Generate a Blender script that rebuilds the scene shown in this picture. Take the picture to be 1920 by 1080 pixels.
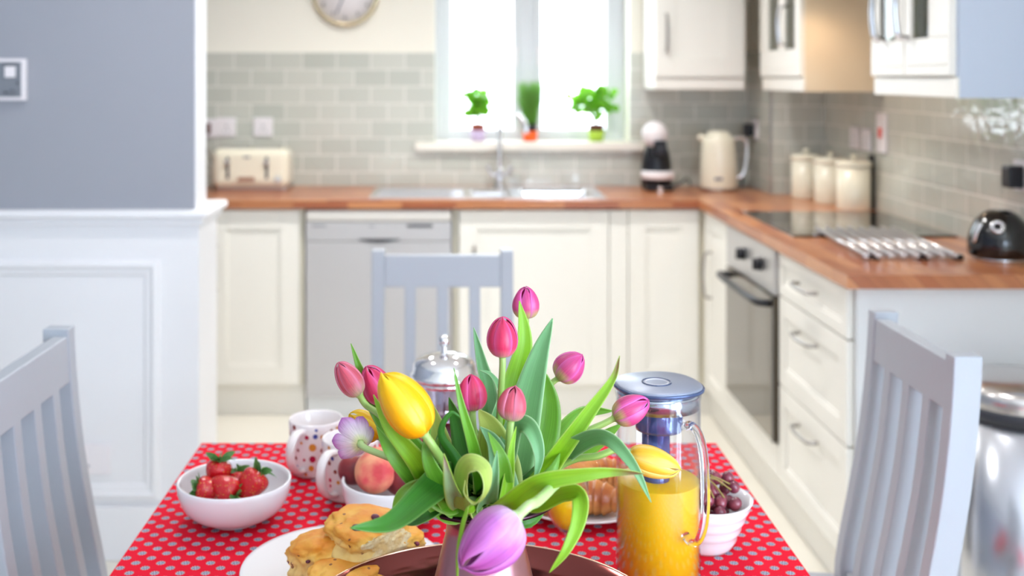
import bpy, bmesh, math, random
from mathutils import Vector, Matrix
PI = math.pi
random.seed(7)
C = bpy.context.scene.collection
for o in list(bpy.data.objects): bpy.data.objects.remove(o)

# ------------------------------------------------------------------ camera
H = 1.388; F = 2050.0; CX = 855.0; CY = 145.0
cam = bpy.data.cameras.new('camera'); co = bpy.data.objects.new('camera', cam); C.objects.link(co)
co.location = (0, 0, H); co.rotation_euler = (PI/2, 0, 0)
cam.sensor_width = 36; cam.lens = F/1920*36
cam.shift_x = (960-CX)/1920; cam.shift_y = -(540-CY)/1920
cam.clip_start = 0.05; cam.clip_end = 100
cam.dof.use_dof = True; cam.dof.focus_distance = 1.2; cam.dof.aperture_fstop = 4.0
sc = bpy.context.scene; sc.camera = co
sc.view_settings.view_transform = 'Standard'; sc.view_settings.look = 'None'
sc.view_settings.gamma = 1; sc.view_settings.use_curve_mapping = False
sc.view_settings.exposure = 0.92

def P(px, py, d):      # a place seen at a given direction and distance
    return Vector(((px-CX)*d/F, d, H-(py-CY)*d/F))

# ------------------------------------------------------------------ sky and daylight
w = bpy.data.worlds.new('sky'); sc.world = w; w.use_nodes = True
nt = w.node_tree; nt.nodes.clear()
out = nt.nodes.new('ShaderNodeOutputWorld'); bg = nt.nodes.new('ShaderNodeBackground')
tc = nt.nodes.new('ShaderNodeTexCoord'); sep = nt.nodes.new('ShaderNodeSeparateXYZ')
ramp = nt.nodes.new('ShaderNodeValToRGB')
nt.links.new(tc.outputs['Generated'], sep.inputs[0])
mr = nt.nodes.new('ShaderNodeMapRange'); mr.inputs[1].default_value = -1; mr.inputs[2].default_value = 1
nt.links.new(sep.outputs['Y'], mr.inputs[0]); nt.links.new(mr.outputs[0], ramp.inputs[0])
ramp.color_ramp.elements[0].color = (0.72, 0.84, 1.0, 1)     # cool sky over the garden side
ramp.color_ramp.elements[1].color = (0.50, 0.525, 0.55, 1)      # bright haze beyond the kitchen window
ramp.color_ramp.elements[0].position = 0.35; ramp.color_ramp.elements[1].position = 0.8
nt.links.new(ramp.outputs[0], bg.inputs[0]); bg.inputs[1].default_value = 8.5
nt.links.new(bg.outputs[0], out.inputs[0])

def area(name, loc, rot, sx, sy, power, col=(1,1,1), portal=False):
    l = bpy.data.lights.new(name, 'AREA'); l.shape = 'RECTANGLE'; l.size = sx; l.size_y = sy
    l.energy = power; l.color = col
    if portal: l.cycles.is_portal = True
    o = bpy.data.objects.new(name, l); C.objects.link(o); o.location = loc; o.rotation_euler = rot
    return o
area('window_portal', (0.35, 5.30, 1.75), (-PI/2, 0, 0), 0.95, 1.30, 1, portal=True)
area('garden_door_portal', (1.70, -0.56, 1.03), (0, PI/2, 0), 2.05, 2.08, 1, portal=True)
area('added_window_portal', (1.0, -1.93, 1.6), (PI/2, 0, 0), .9, .9, 1, portal=True)  # portal of the added window behind the camera
def spot(name, loc, power, col, size=0.06, ang=2.4):
    l = bpy.data.lights.new(name, 'SPOT'); l.energy = power; l.color = col; l.shadow_soft_size = size
    l.spot_size = ang; l.spot_blend = 1.0
    o = bpy.data.objects.new(name, l); C.objects.link(o); o.location = loc
    return o

# ------------------------------------------------------------------ materials
def nmath(nt, op, a, b=None, c=None):
    n = nt.nodes.new('ShaderNodeMath'); n.operation = op
    for i, v in enumerate((a, b, c)):
        if v is None: continue
        if isinstance(v, (int, float)): n.inputs[i].default_value = v
        else: nt.links.new(v, n.inputs[i])
    return n.outputs[0]
def srgb(r, g, b):
    f = lambda v: ((v/255+.055)/1.055)**2.4 if v > 10 else v/255/12.92
    return (f(r), f(g), f(b), 1)
def mat(name, rgb, rough=0.5, metal=0.0, bump=0.0, bscale=60, noise=0.0, nscale=8, trans=0.0, ior=1.45,
        coat=0.0, emit=None, estr=1.0, sss=0.0, translucent=0.0, rgb2=None, alpha=1):
    m = bpy.data.materials.new(name); m.use_nodes = True
    nt = m.node_tree; b = nt.nodes['Principled BSDF']
    col = srgb(*rgb)
    b.inputs['Base Color'].default_value = col
    b.inputs['Roughness'].default_value = rough; b.inputs['Metallic'].default_value = metal
    b.inputs['Transmission Weight'].default_value = trans; b.inputs['IOR'].default_value = ior
    b.inputs['Coat Weight'].default_value = coat; b.inputs['Coat Roughness'].default_value = 0.05
    b.inputs['Subsurface Weight'].default_value = sss; b.inputs['Subsurface Scale'].default_value = 0.01
    if emit: b.inputs['Emission Color'].default_value = srgb(*emit); b.inputs['Emission Strength'].default_value = estr
    tcn = nt.nodes.new('ShaderNodeTexCoord')
    if noise or rgb2:
        n = nt.nodes.new('ShaderNodeTexNoise'); n.inputs['Scale'].default_value = nscale; n.inputs['Detail'].default_value = 4
        nt.links.new(tcn.outputs['Object'], n.inputs['Vector'])
        mx = nt.nodes.new('ShaderNodeMix'); mx.data_type = 'RGBA'
        mx.inputs[6].default_value = col
        c2 = srgb(*rgb2) if rgb2 else tuple(c*(1-noise) for c in col[:3])+(1,)
        mx.inputs[7].default_value = c2
        r = nt.nodes.new('ShaderNodeValToRGB'); r.color_ramp.elements[0].position = .4; r.color_ramp.elements[1].position = .62
        nt.links.new(n.outputs[0], r.inputs[0]); nt.links.new(r.outputs[0], mx.inputs[0])
        nt.links.new(mx.outputs[2], b.inputs['Base Color'])
    if bump:
        n = nt.nodes.new('ShaderNodeTexNoise'); n.inputs['Scale'].default_value = bscale; n.inputs['Detail'].default_value = 3
        nt.links.new(tcn.outputs['Object'], n.inputs['Vector'])
        bp = nt.nodes.new('ShaderNodeBump'); bp.inputs['Strength'].default_value = bump; bp.inputs['Distance'].default_value = 0.002
        nt.links.new(n.outputs[0], bp.inputs['Height']); nt.links.new(bp.outputs[0], b.inputs['Normal'])
    return m

M = {}
M['wall_cream'] = mat('wall_cream', (250, 246, 233), .8, bump=.1)
M['wall_grey'] = mat('wall_grey', (160, 162, 170), .75, bump=.15)
M['white_paint'] = mat('white_paint', (240, 239, 241), .45, bump=.05)
M['ceiling'] = mat('ceiling_white', (246, 244, 240), .9)
M['floor'] = mat('floor_cream', (239, 234, 221), .35, noise=.05, nscale=3)
M['cab'] = mat('cabinet_ivory', (246, 243, 235), .38, bump=.04)
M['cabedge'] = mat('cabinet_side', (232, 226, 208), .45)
M['daylit_side'] = mat('daylit_side', (196, 208, 226), .5)  # cabinet side with the cool daylight put into its colour
M['hoodlit_side'] = mat('ivory_side_hoodlit', (240, 224, 196), .5)  # ivory with the hood lamp's warm cast put into the colour
M['panel_white'] = mat('panel_white', (232, 234, 236), .5)
M['steel'] = mat('brushed_steel', (205, 204, 205), .32, metal=.85, bump=.03, bscale=300)
M['dw'] = mat('silver_front', (200, 199, 201), .42, metal=.35)
M['dw_top'] = mat('silver_top', (226, 222, 216), .4, metal=.15)
M['chrome'] = mat('chrome', (235, 235, 238), .07, metal=1)
M['pewter'] = mat('pewter', (176, 172, 168), .3, metal=.9)
M['black'] = mat('black_plastic', (24, 25, 32), .3)
M['black_gloss'] = mat('black_gloss', (12, 12, 16), .08, coat=.6)
M['hob'] = mat('black_glass', (14, 14, 15), .04, coat=.5)
M['ovenglass'] = mat('oven_glass', (96, 86, 72), .05, metal=.55, coat=.6)
M['plastic_white'] = mat('plastic_white', (242, 236, 238), .35)
M['ceramic'] = mat('white_ceramic', (240, 236, 238), .16, coat=.4)
M['cream_enamel'] = mat('cream_enamel', (244, 238, 216), .22, coat=.4)
M['chair'] = mat('chair_grey_paint', (176, 180, 187), .42, bump=.12, bscale=120)
M['wood_in'] = mat('table_wood', (190, 140, 95), .5, noise=.2, nscale=12)
M['upvc'] = mat('window_frame_white', (226, 230, 234), .3)
M['sill'] = mat('sill_white', (246, 240, 228), .4)
M['grey_panel'] = mat('panel_grey', (128, 132, 140), .4)
M['dark_grey'] = mat('dark_grey', (52, 54, 62), .4)
M['red'] = mat('red_switch', (232, 60, 40), .4)
M['brown_plug'] = mat('brown_plug', (96, 52, 40), .5)
M['terracotta'] = mat('terracotta', (176, 88, 64), .8)
M['brown_pot'] = mat('brown_pot', (118, 72, 60), .7)
M['lilac_pot'] = mat('lilac_pot', (208, 188, 222), .4)
M['orange_pot'] = mat('orange_pot', (246, 96, 20), .5)
M['lime_pot'] = mat('lime_pot', (180, 214, 70), .5)
M['charcoal'] = mat('charcoal', (40, 40, 42), .5)
M['soil'] = mat('soil', (60, 44, 36), .95)
M['rug_print'] = mat('dark_marking', (60, 58, 66), .5)
M['brown_badge'] = mat('brown_badge', (170, 130, 108), .4)
M['coffee'] = mat('coffee', (58, 26, 16), .15, trans=.2)

def glass(name, rgb=(255,255,255), rough=0.0, refl=1.0):
    # thin clear glass: light passes straight through, with a reflection that grows towards grazing angles
    m = bpy.data.materials.new(name); m.use_nodes = True; nt = m.node_tree; nt.nodes.clear()
    o = nt.nodes.new('ShaderNodeOutputMaterial'); t = nt.nodes.new('ShaderNodeBsdfTransparent')
    g = nt.nodes.new('ShaderNodeBsdfGlossy'); mx = nt.nodes.new('ShaderNodeMixShader'); ge = nt.nodes.new('ShaderNodeNewGeometry')
    vm = nt.nodes.new('ShaderNodeVectorMath'); vm.operation = 'DOT_PRODUCT'
    nt.links.new(ge.outputs['Normal'], vm.inputs[0]); nt.links.new(ge.outputs['Incoming'], vm.inputs[1])
    c = nmath(nt, 'SUBTRACT', 1, nmath(nt, 'ABSOLUTE', vm.outputs['Value']))
    f = nmath(nt, 'MULTIPLY', nmath(nt, 'ADD', .045, nmath(nt, 'MULTIPLY', nmath(nt, 'POWER', c, 4), .8)), refl)
    t.inputs[0].default_value = srgb(*rgb); g.inputs['Roughness'].default_value = rough
    nt.links.new(f, mx.inputs[0]); nt.links.new(t.outputs[0], mx.inputs[1]); nt.links.new(g.outputs[0], mx.inputs[2])
    nt.links.new(mx.outputs[0], o.inputs[0]); return m
M['pane'] = glass('window_pane', (250, 253, 255))
M['cabglass'] = glass('cabinet_glass', (205, 208, 190))
M['glass'] = glass('clear_glass', (250, 251, 254))
M['thickglass'] = mat('thick_glass', (252, 253, 255), .0, trans=1.0, ior=1.3)
M['press_glass'] = glass('press_glass', (240, 238, 244))
M['smoke'] = mat('smoked_plastic', (84, 100, 148), .12, metal=.4, coat=.5)
M['jug_steel'] = mat('jug_steel', (190, 200, 215), .12, metal=.95)
M['jug_lid'] = mat('jug_lid', (146, 153, 172), .32, metal=.3)
M['lid_rim'] = mat('lid_rim', (70, 84, 118), .25, metal=.3)

def juice_mat():
    m = mat('orange_juice', (255, 198, 10), .35, sss=.2)
    m.node_tree.nodes['Principled BSDF'].inputs['Subsurface Radius'].default_value = (1.0, .45, .1)
    m.node_tree.nodes['Principled BSDF'].inputs['Subsurface Scale'].default_value = .03
    return m
M['juice'] = juice_mat()

def copper(name, rgb, rough):
    m = mat(name, rgb, rough, metal=.9, bump=.03, bscale=40)
    return m
M['copper'] = copper('copper_tray', (118, 62, 58), .13)
M['copper_jug'] = copper('copper_jug', (176, 128, 134), .30)
M['copper_rim'] = copper('copper_rim', (238, 196, 168), .2)
M['dark_rim'] = copper('dark_rim', (70, 46, 56), .3)

def tile_mat(name, axis):
    m = bpy.data.materials.new(name); m.use_nodes = True; nt = m.node_tree; b = nt.nodes['Principled BSDF']
    g = nt.nodes.new('ShaderNodeNewGeometry'); s = nt.nodes.new('ShaderNodeSeparateXYZ'); c = nt.nodes.new('ShaderNodeCombineXYZ')
    nt.links.new(g.outputs['Position'], s.inputs[0])
    nt.links.new(s.outputs[axis], c.inputs[0])
    z = nmath(nt, 'SUBTRACT', 1.503, s.outputs['Z']); nt.links.new(z, c.inputs[1])
    def brick(ms, c1, c2, mo):
        br = nt.nodes.new('ShaderNodeTexBrick'); nt.links.new(c.outputs[0], br.inputs['Vector'])
        br.inputs['Scale'].default_value = 1; br.inputs['Brick Width'].default_value = .157
        br.inputs['Row Height'].default_value = .0785; br.inputs['Mortar Size'].default_value = ms
        br.inputs['Mortar Smooth'].default_value = .3; br.offset = .5
        br.inputs['Color1'].default_value = c1; br.inputs['Color2'].default_value = c2; br.inputs['Mortar'].default_value = mo
        return br
    br = brick(.003, srgb(208, 209, 198), srgb(194, 197, 186), srgb(236, 233, 224))
    nt.links.new(br.outputs['Color'], b.inputs['Base Color'])
    b.inputs['Roughness'].default_value = .1; b.inputs['Coat Weight'].default_value = .3
    n = nt.nodes.new('ShaderNodeTexNoise'); n.inputs['Scale'].default_value = 26; n.inputs['Detail'].default_value = 1
    nt.links.new(g.outputs['Position'], n.inputs['Vector'])
    br2 = brick(.006, (1,1,1,1), (1,1,1,1), (0,0,0,1))
    hgt = nmath(nt, 'ADD', nmath(nt, 'MULTIPLY', br2.outputs['Color'], .8), nmath(nt, 'MULTIPLY', n.outputs[0], 1.0))
    bp = nt.nodes.new('ShaderNodeBump'); bp.inputs['Strength'].default_value = .5; bp.inputs['Distance'].default_value = .003
    nt.links.new(hgt, bp.inputs['Height']); nt.links.new(bp.outputs[0], b.inputs['Normal'])
    nt.links.new(bp.outputs[0], b.inputs['Coat Normal'])
    return m
M['tile_x'] = tile_mat('sage_tiles_x', 'X'); M['tile_y'] = tile_mat('sage_tiles_y', 'Y')

def wood_mat(name, swap):
    m = bpy.data.materials.new(name); m.use_nodes = True; nt = m.node_tree; b = nt.nodes['Principled BSDF']
    g = nt.nodes.new('ShaderNodeNewGeometry'); s = nt.nodes.new('ShaderNodeSeparateXYZ'); c = nt.nodes.new('ShaderNodeCombineXYZ')
    nt.links.new(g.outputs['Position'], s.inputs[0])
    a, bb = ('Y', 'X') if swap else ('X', 'Y')
    nt.links.new(s.outputs[a], c.inputs[0])
    yy = nmath(nt, 'ADD', s.outputs[bb], nmath(nt, 'MULTIPLY', s.outputs['Z'], .97)); nt.links.new(yy, c.inputs[1])
    br = nt.nodes.new('ShaderNodeTexBrick'); nt.links.new(c.outputs[0], br.inputs['Vector'])
    br.inputs['Scale'].default_value = 1; br.inputs['Brick Width'].default_value = .22; br.inputs['Row Height'].default_value = .042
    br.inputs['Mortar Size'].default_value = .0006; br.offset = .37
    br.inputs['Color1'].default_value = srgb(212, 146, 98); br.inputs['Color2'].default_value = srgb(168, 96, 62); br.inputs['Mortar'].default_value = srgb(120, 70, 45)
    sc_ = nt.nodes.new('ShaderNodeMapping'); sc_.inputs['Scale'].default_value = (4, 70, 1)
    nt.links.new(c.outputs[0], sc_.inputs[0])
    n = nt.nodes.new('ShaderNodeTexNoise'); n.inputs['Scale'].default_value = 1.5; n.inputs['Detail'].default_value = 5
    nt.links.new(sc_.outputs[0], n.inputs['Vector'])
    mx = nt.nodes.new('ShaderNodeMix'); mx.data_type = 'RGBA'; mx.blend_type = 'MULTIPLY'
    mx.inputs[0].default_value = .35; nt.links.new(br.outputs['Color'], mx.inputs[6]); nt.links.new(n.outputs['Color'], mx.inputs[7])
    r = nt.nodes.new('ShaderNodeValToRGB'); nt.links.new(n.outputs[0], r.inputs[0])
    r.color_ramp.elements[0].position = .35; r.color_ramp.elements[0].color = (.55,.5,.45,1); r.color_ramp.elements[1].position = .6
    nt.links.new(r.outputs[0], mx.inputs[7]); nt.links.new(mx.outputs[2], b.inputs['Base Color'])
    b.inputs['Roughness'].default_value = .28; b.inputs['Coat Weight'].default_value = .15
    return m
M['worktop_x'] = wood_mat('worktop_wood_x', False); M['worktop_y'] = wood_mat('worktop_wood_y', True)

def cloth_mat():
    m = bpy.data.materials.new('red_printed_cotton'); m.use_nodes = True; nt = m.node_tree; b = nt.nodes['Principled BSDF']
    tcn = nt.nodes.new('ShaderNodeTexCoord'); s = nt.nodes.new('ShaderNodeSeparateXYZ'); nt.links.new(tcn.outputs['UV'], s.inputs[0])
    ax, by = .0335, .0300
    def cell(ox, oy):
        u = nmath(nt, 'MULTIPLY', nmath(nt, 'SUBTRACT', nmath(nt, 'FRACT', nmath(nt, 'ADD', nmath(nt, 'DIVIDE', s.outputs['X'], ax), 50+ox)), .5), ax)
        v = nmath(nt, 'MULTIPLY', nmath(nt, 'SUBTRACT', nmath(nt, 'FRACT', nmath(nt, 'ADD', nmath(nt, 'DIVIDE', s.outputs['Y'], by), 50+oy)), .5), by)
        r = nmath(nt, 'SQRT', nmath(nt, 'ADD', nmath(nt, 'MULTIPLY', u, u), nmath(nt, 'MULTIPLY', v, v)))
        th = nmath(nt, 'ARCTAN2', v, u)
        return r, th
    r1, t1 = cell(0, 0); r2, t2 = cell(.5, .5)
    first = nmath(nt, 'LESS_THAN', r1, r2)
    r = nmath(nt, 'MINIMUM', r1, r2)
    th = nmath(nt, 'ADD', nmath(nt, 'MULTIPLY', first, t1), nmath(nt, 'MULTIPLY', nmath(nt, 'SUBTRACT', 1, first), t2))
    pet = nmath(nt, 'COSINE', nmath(nt, 'MULTIPLY', th, 10))
    outer = nmath(nt, 'LESS_THAN', r, nmath(nt, 'ADD', .0062, nmath(nt, 'MULTIPLY', pet, .0004)))
    inner_ = nmath(nt, 'LESS_THAN', r, .0056)
    rays = nmath(nt, 'MULTIPLY', nmath(nt, 'MULTIPLY', nmath(nt, 'GREATER_THAN', pet, .15), nmath(nt, 'LESS_THAN', r, .0056)), nmath(nt, 'GREATER_THAN', r, .0026))
    core = nmath(nt, 'LESS_THAN', r, .0018)
    def mix(fac, a, bcol):
        mx = nt.nodes.new('ShaderNodeMix'); mx.data_type = 'RGBA'; nt.links.new(fac, mx.inputs[0])
        if isinstance(a, tuple): mx.inputs[6].default_value = a
        else: nt.links.new(a, mx.inputs[6])
        mx.inputs[7].default_value = bcol; return mx.outputs[2]
    c = mix(outer, srgb(226, 12, 46), srgb(206, 128, 118))
    c = mix(inner_, c, srgb(70, 76, 98))
    c = mix(rays, c, srgb(214, 214, 226))
    c = mix(core, c, srgb(170, 180, 206))
    nt.links.new(c, b.inputs['Base Color']); b.inputs['Roughness'].default_value = .85; b.inputs['Specular IOR Level'].default_value = .2
    n = nt.nodes.new('ShaderNodeTexNoise'); n.inputs['Scale'].default_value = 900
    bp = nt.nodes.new('ShaderNodeBump'); bp.inputs['Strength'].default_value = .2; bp.inputs['Distance'].default_value = .0005
    nt.links.new(tcn.outputs['UV'], n.inputs['Vector']); nt.links.new(n.outputs[0], bp.inputs['Height']); nt.links.new(bp.outputs[0], b.inputs['Normal'])
    return m
M['cloth'] = cloth_mat()

def plant_mat(name, stops, streak=.12, sscale=(40, 3), rough=.42, translucent=.3, across=None):
    """colour runs along UV.y (base to tip) with fine lengthwise streaks; thin tissue lets some light through"""
    m = bpy.data.materials.new(name); m.use_nodes = True; nt = m.node_tree; b = nt.nodes['Principled BSDF']
    o = nt.nodes['Material Output']
    tcn = nt.nodes.new('ShaderNodeTexCoord'); s = nt.nodes.new('ShaderNodeSeparateXYZ'); nt.links.new(tcn.outputs['UV'], s.inputs[0])
    r = nt.nodes.new('ShaderNodeValToRGB'); cr = r.color_ramp
    cr.elements[0].position = stops[0][0]; cr.elements[0].color = srgb(*stops[0][1])
    cr.elements[1].position = stops[-1][0]; cr.elements[1].color = srgb(*stops[-1][1])
    for p, c in stops[1:-1]:
        e = cr.elements.new(p); e.color = srgb(*c)
    nt.links.new(s.outputs['Y'], r.inputs[0])
    mp = nt.nodes.new('ShaderNodeMapping'); mp.inputs['Scale'].default_value = (sscale[0], sscale[1], 1)
    nt.links.new(tcn.outputs['UV'], mp.inputs[0])
    n = nt.nodes.new('ShaderNodeTexNoise'); n.inputs['Scale'].default_value = 1; n.inputs['Detail'].default_value = 3
    nt.links.new(mp.outputs[0], n.inputs['Vector'])
    mx = nt.nodes.new('ShaderNodeMix'); mx.data_type = 'RGBA'; mx.blend_type = 'MULTIPLY'
    rr = nt.nodes.new('ShaderNodeValToRGB'); rr.color_ramp.elements[0].position = .35; rr.color_ramp.elements[1].position = .65
    rr.color_ramp.elements[0].color = (1-streak*2.2,)*3+(1,)
    nt.links.new(n.outputs[0], rr.inputs[0])
    mx.inputs[0].default_value = 1; nt.links.new(r.outputs[0], mx.inputs[6]); nt.links.new(rr.outputs[0], mx.inputs[7])
    colout = mx.outputs[2]
    if across:          # a different colour towards the blade edge
        e = nmath(nt, 'ABSOLUTE', nmath(nt, 'MULTIPLY', nmath(nt, 'SUBTRACT', s.outputs['X'], .5), 2))
        e = nmath(nt, 'POWER', e, across[1])
        m2 = nt.nodes.new('ShaderNodeMix'); m2.data_type = 'RGBA'; nt.links.new(e, m2.inputs[0])
        nt.links.new(colout, m2.inputs[6]); m2.inputs[7].default_value = srgb(*across[0]); colout = m2.outputs[2]
    nt.links.new(colout, b.inputs['Base Color']); b.inputs['Roughness'].default_value = rough
    bp = nt.nodes.new('ShaderNodeBump'); bp.inputs['Strength'].default_value = .15; bp.inputs['Distance'].default_value = .001
    nt.links.new(n.outputs[0], bp.inputs['Height']); nt.links.new(bp.outputs[0], b.inputs['Normal'])
    t = nt.nodes.new('ShaderNodeBsdfTranslucent'); nt.links.new(colout, t.inputs[0])
    ms = nt.nodes.new('ShaderNodeMixShader'); ms.inputs[0].default_value = translucent
    nt.links.new(b.outputs[0], ms.inputs[1]); nt.links.new(t.outputs[0], ms.inputs[2]); nt.links.new(ms.outputs[0], o.inputs[0])
    return m
M['pink'] = plant_mat('tulip_pink', [(0,(226,220,160)),(.13,(232,130,140)),(.3,(228,52,98)),(1,(232,58,104))], .1, (14, 2), .36, .25, ((250,110,180), 3))
M['pink_violet'] = plant_mat('tulip_pink_violet', [(0,(208,214,120)),(.22,(222,180,130)),(.36,(228,84,140)),(1,(226,70,150))], .1, (14, 2), .36, .25, ((246,120,205), 3))
M['dusty'] = plant_mat('tulip_dusty', [(0,(212,220,150)),(.2,(222,160,150)),(.4,(226,96,112)),(1,(222,84,110))], .12, (14, 2), .4, .25, ((240,150,180), 3))
M['yellow'] = plant_mat('tulip_yellow', [(0,(250,168,10)),(.3,(255,190,5)),(1,(255,208,5))], .05, (12, 2), .35, .3, ((255,236,60), 3))
M['yellow2'] = plant_mat('tulip_yellow_pale', [(0,(252,196,40)),(.3,(252,200,50)),(1,(255,214,70))], .06, (12, 2), .35, .3, ((255,238,140), 2))
M['violet'] = plant_mat('tulip_violet', [(0,(252,240,250)),(.10,(234,196,234)),(.32,(210,122,204)),(1,(196,84,176))], .12, (14, 2), .35, .28, ((228,150,224), 2))
M['violet_open'] = plant_mat('tulip_violet_open', [(0,(236,240,170)),(.18,(250,240,236)),(.55,(240,216,240)),(.85,(214,146,214)),(1,(200,112,204))], .1, (12, 2), .4, .35)
M['stem'] = plant_mat('tulip_stem', [(0,(96,140,50)),(.6,(140,178,84)),(1,(170,200,110))], .1, (6, 1), .4, .0)
M['stem_pale'] = plant_mat('tulip_stem_pale', [(0,(140,180,90)),(1,(184,212,140))], .1, (6, 1), .4, .0)
M['leaf'] = plant_mat('leaf_green', [(0,(84,146,26)),(.5,(112,178,34)),(1,(124,184,60))], .12, (60, 2), .38, .35, ((158,200,100), 14))
M['leaf_bright'] = plant_mat('leaf_bright', [(0,(124,184,16)),(.5,(152,210,28)),(1,(164,218,60))], .1, (60, 2), .38, .4, ((200,226,110), 14))
M['leaf_blue'] = plant_mat('leaf_bluegreen', [(0,(76,142,50)),(.5,(108,168,94)),(1,(126,182,124))], .1, (60, 2), .42, .25, ((180,216,160), 12))
M['leaf_dark'] = plant_mat('leaf_dark', [(0,(44,104,28)),(.5,(62,134,40)),(1,(76,146,52))], .12, (60, 2), .38, .3, ((120,170,80), 14))
M['leaf_pale'] = plant_mat('leaf_pale', [(0,(130,184,60)),(.5,(176,212,96)),(1,(214,226,120))], .08, (60, 2), .42, .4, ((220,232,150), 10))
M['leaf_mint'] = plant_mat('leaf_mint', [(0,(120,180,60)),(.5,(160,210,140)),(.90,(186,222,170)),(.96,(200,180,160)),(1,(130,90,80))], .08, (50, 2), .42, .35, ((180,214,90), 5))
M['leaf_browntip'] = plant_mat('leaf_browntip', [(0,(110,168,20)),(.6,(152,208,36)),(.9,(156,204,60)),(.96,(140,110,60)),(1,(120,80,40))], .1, (60, 2), .38, .4, ((196,226,110), 14))
M['herb'] = plant_mat('herb_leaf', [(0,(120,196,40)),(1,(150,220,70))], .1, (10, 2), .45, .5)
M['chive'] = plant_mat('chive_leaf', [(0,(130,200,70)),(1,(160,214,110))], .1, (10, 2), .45, .5)
M['calyx'] = plant_mat('calyx_leaf', [(0,(60,120,50)),(1,(110,160,90))], .1, (10, 2), .5, .3)

# ------------------------------------------------------------------ mesh helpers
def box(bm, x0, x1, y0, y1, z0, z1, mi=0):
    vs = [bm.verts.new((x, y, z)) for x in (x0, x1) for y in (y0, y1) for z in (z0, z1)]
    for f in ((0,1,3,2),(4,6,7,5),(0,4,5,1),(2,3,7,6),(0,2,6,4),(1,5,7,3)):
        fc = bm.faces.new([vs[i] for i in f]); fc.material_index = mi
    return vs
def B(*a):
    bm = bmesh.new()
    for x in a: box(bm, *x)
    return bm
def lathe(bm, prof, c=(0,0,0), seg=40, mi=0, fn=None, uv=False):
    """prof: (r, z) list, revolved about z through c; fn(theta) scales the radius"""
    rings = []
    for r, z in prof:
        if r < 1e-6: rings.append([bm.verts.new((c[0], c[1], c[2]+z))])
        else:
            ring = []
            for k in range(seg):
                t = 2*PI*k/seg; rr = r*(fn(t) if fn else 1)
                ring.append(bm.verts.new((c[0]+rr*math.cos(t), c[1]+rr*math.sin(t), c[2]+z)))
            rings.append(ring)
    for a, b in zip(rings, rings[1:]):
        for k in range(seg):
            k2 = (k+1) % seg
            if len(a) == 1 and len(b) == 1: break
            if len(a) == 1: f = bm.faces.new((a[0], b[k], b[k2]))
            elif len(b) == 1: f = bm.faces.new((a[k], b[0], a[k2]))
            else: f = bm.faces.new((a[k], b[k], b[k2], a[k2]))
            f.material_index = mi; f.smooth = True
    return rings
def smoothpath(pts, n=8):
    pts = [Vector(p) for p in pts]
    if len(pts) < 3:
        return [pts[0].lerp(pts[-1], i/n) for i in range(n+1)]
    out = []
    P_ = [pts[0]*2-pts[1]]+pts+[pts[-1]*2-pts[-2]]
    for i in range(1, len(P_)-2):
        for k in range(n):
            t = k/n; a, b, c, d = P_[i-1:i+3]
            out.append(.5*((2*b)+(c-a)*t+(2*a-5*b+4*c-d)*t*t+(3*b-a-3*c+d)*t**3))
    out.append(pts[-1]); return out
def tube(bm, pts, r, seg=10, mi=0, closed=False, flat=1.0):
    """r: number or list; flat squashes the section"""
    n = len(pts); pts = [Vector(p) for p in pts]
    rs = [r]*n if isinstance(r, (int, float)) else r
    rings = []; prev = None
    uvl = bm.loops.layers.uv.verify()
    for i, p in enumerate(pts):
        if closed: t = pts[(i+1) % n]-pts[i-1]
        else: t = pts[min(i+1, n-1)]-pts[max(i-1, 0)]
        t.normalize()
        if prev is None:
            up = Vector((0,0,1)) if abs(t.z) < .9 else Vector((0,1,0))
            a = t.cross(up).normalized()
        else:
            a = (prev - t*prev.dot(t)).normalized()
        prev = a; b = t.cross(a)
        rings.append([bm.verts.new(p+a*rs[i]*math.cos(2*PI*k/seg)+b*rs[i]*flat*math.sin(2*PI*k/seg)) for k in range(seg)])
    m = n if closed else n-1
    for i in range(m):
        A, B_ = rings[i], rings[(i+1) % n]
        for k in range(seg):
            f = bm.faces.new((A[k], A[(k+1)%seg], B_[(k+1)%seg], B_[k])); f.smooth = True; f.material_index = mi
            vv = (i/m, i/m, (i+1)/m, (i+1)/m); uu = (k/seg, (k+1)/seg, (k+1)/seg, k/seg)
            for l, x, y in zip(f.loops, uu, vv): l[uvl].uv = (x, y)
    if not closed:
        for rg in (rings[0], rings[-1]):
            try: bm.faces.new(rg).material_index = mi
            except ValueError: pass
def disc(bm, c, r, axis='z', h=.002, seg=24, mi=0, r2=None):
    """short cylinder, centre of its base at c, along an axis"""
    r2 = r if r2 is None else r2
    ax = {'x': Vector((1,0,0)), 'y': Vector((0,1,0)), 'z': Vector((0,0,1)), '-x': Vector((-1,0,0)), '-y': Vector((0,-1,0))}[axis]
    u = Vector((0,0,1)) if abs(ax.z) < .5 else Vector((1,0,0)); v = ax.cross(u); c = Vector(c)
    A = [bm.verts.new(c+u*r*math.cos(2*PI*k/seg)+v*r*math.sin(2*PI*k/seg)) for k in range(seg)]
    Bq = [bm.verts.new(c+ax*h+u*r2*math.cos(2*PI*k/seg)+v*r2*math.sin(2*PI*k/seg)) for k in range(seg)]
    for k in range(seg):
        f = bm.faces.new((A[k], A[(k+1)%seg], Bq[(k+1)%seg], Bq[k])); f.smooth = True; f.material_index = mi
    for rg in (A, Bq): bm.faces.new(rg).material_index = mi
def rootloc(o):
    v = Vector((0,0,0))
    while o: v += o.location; o = o.parent
    return v
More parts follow.
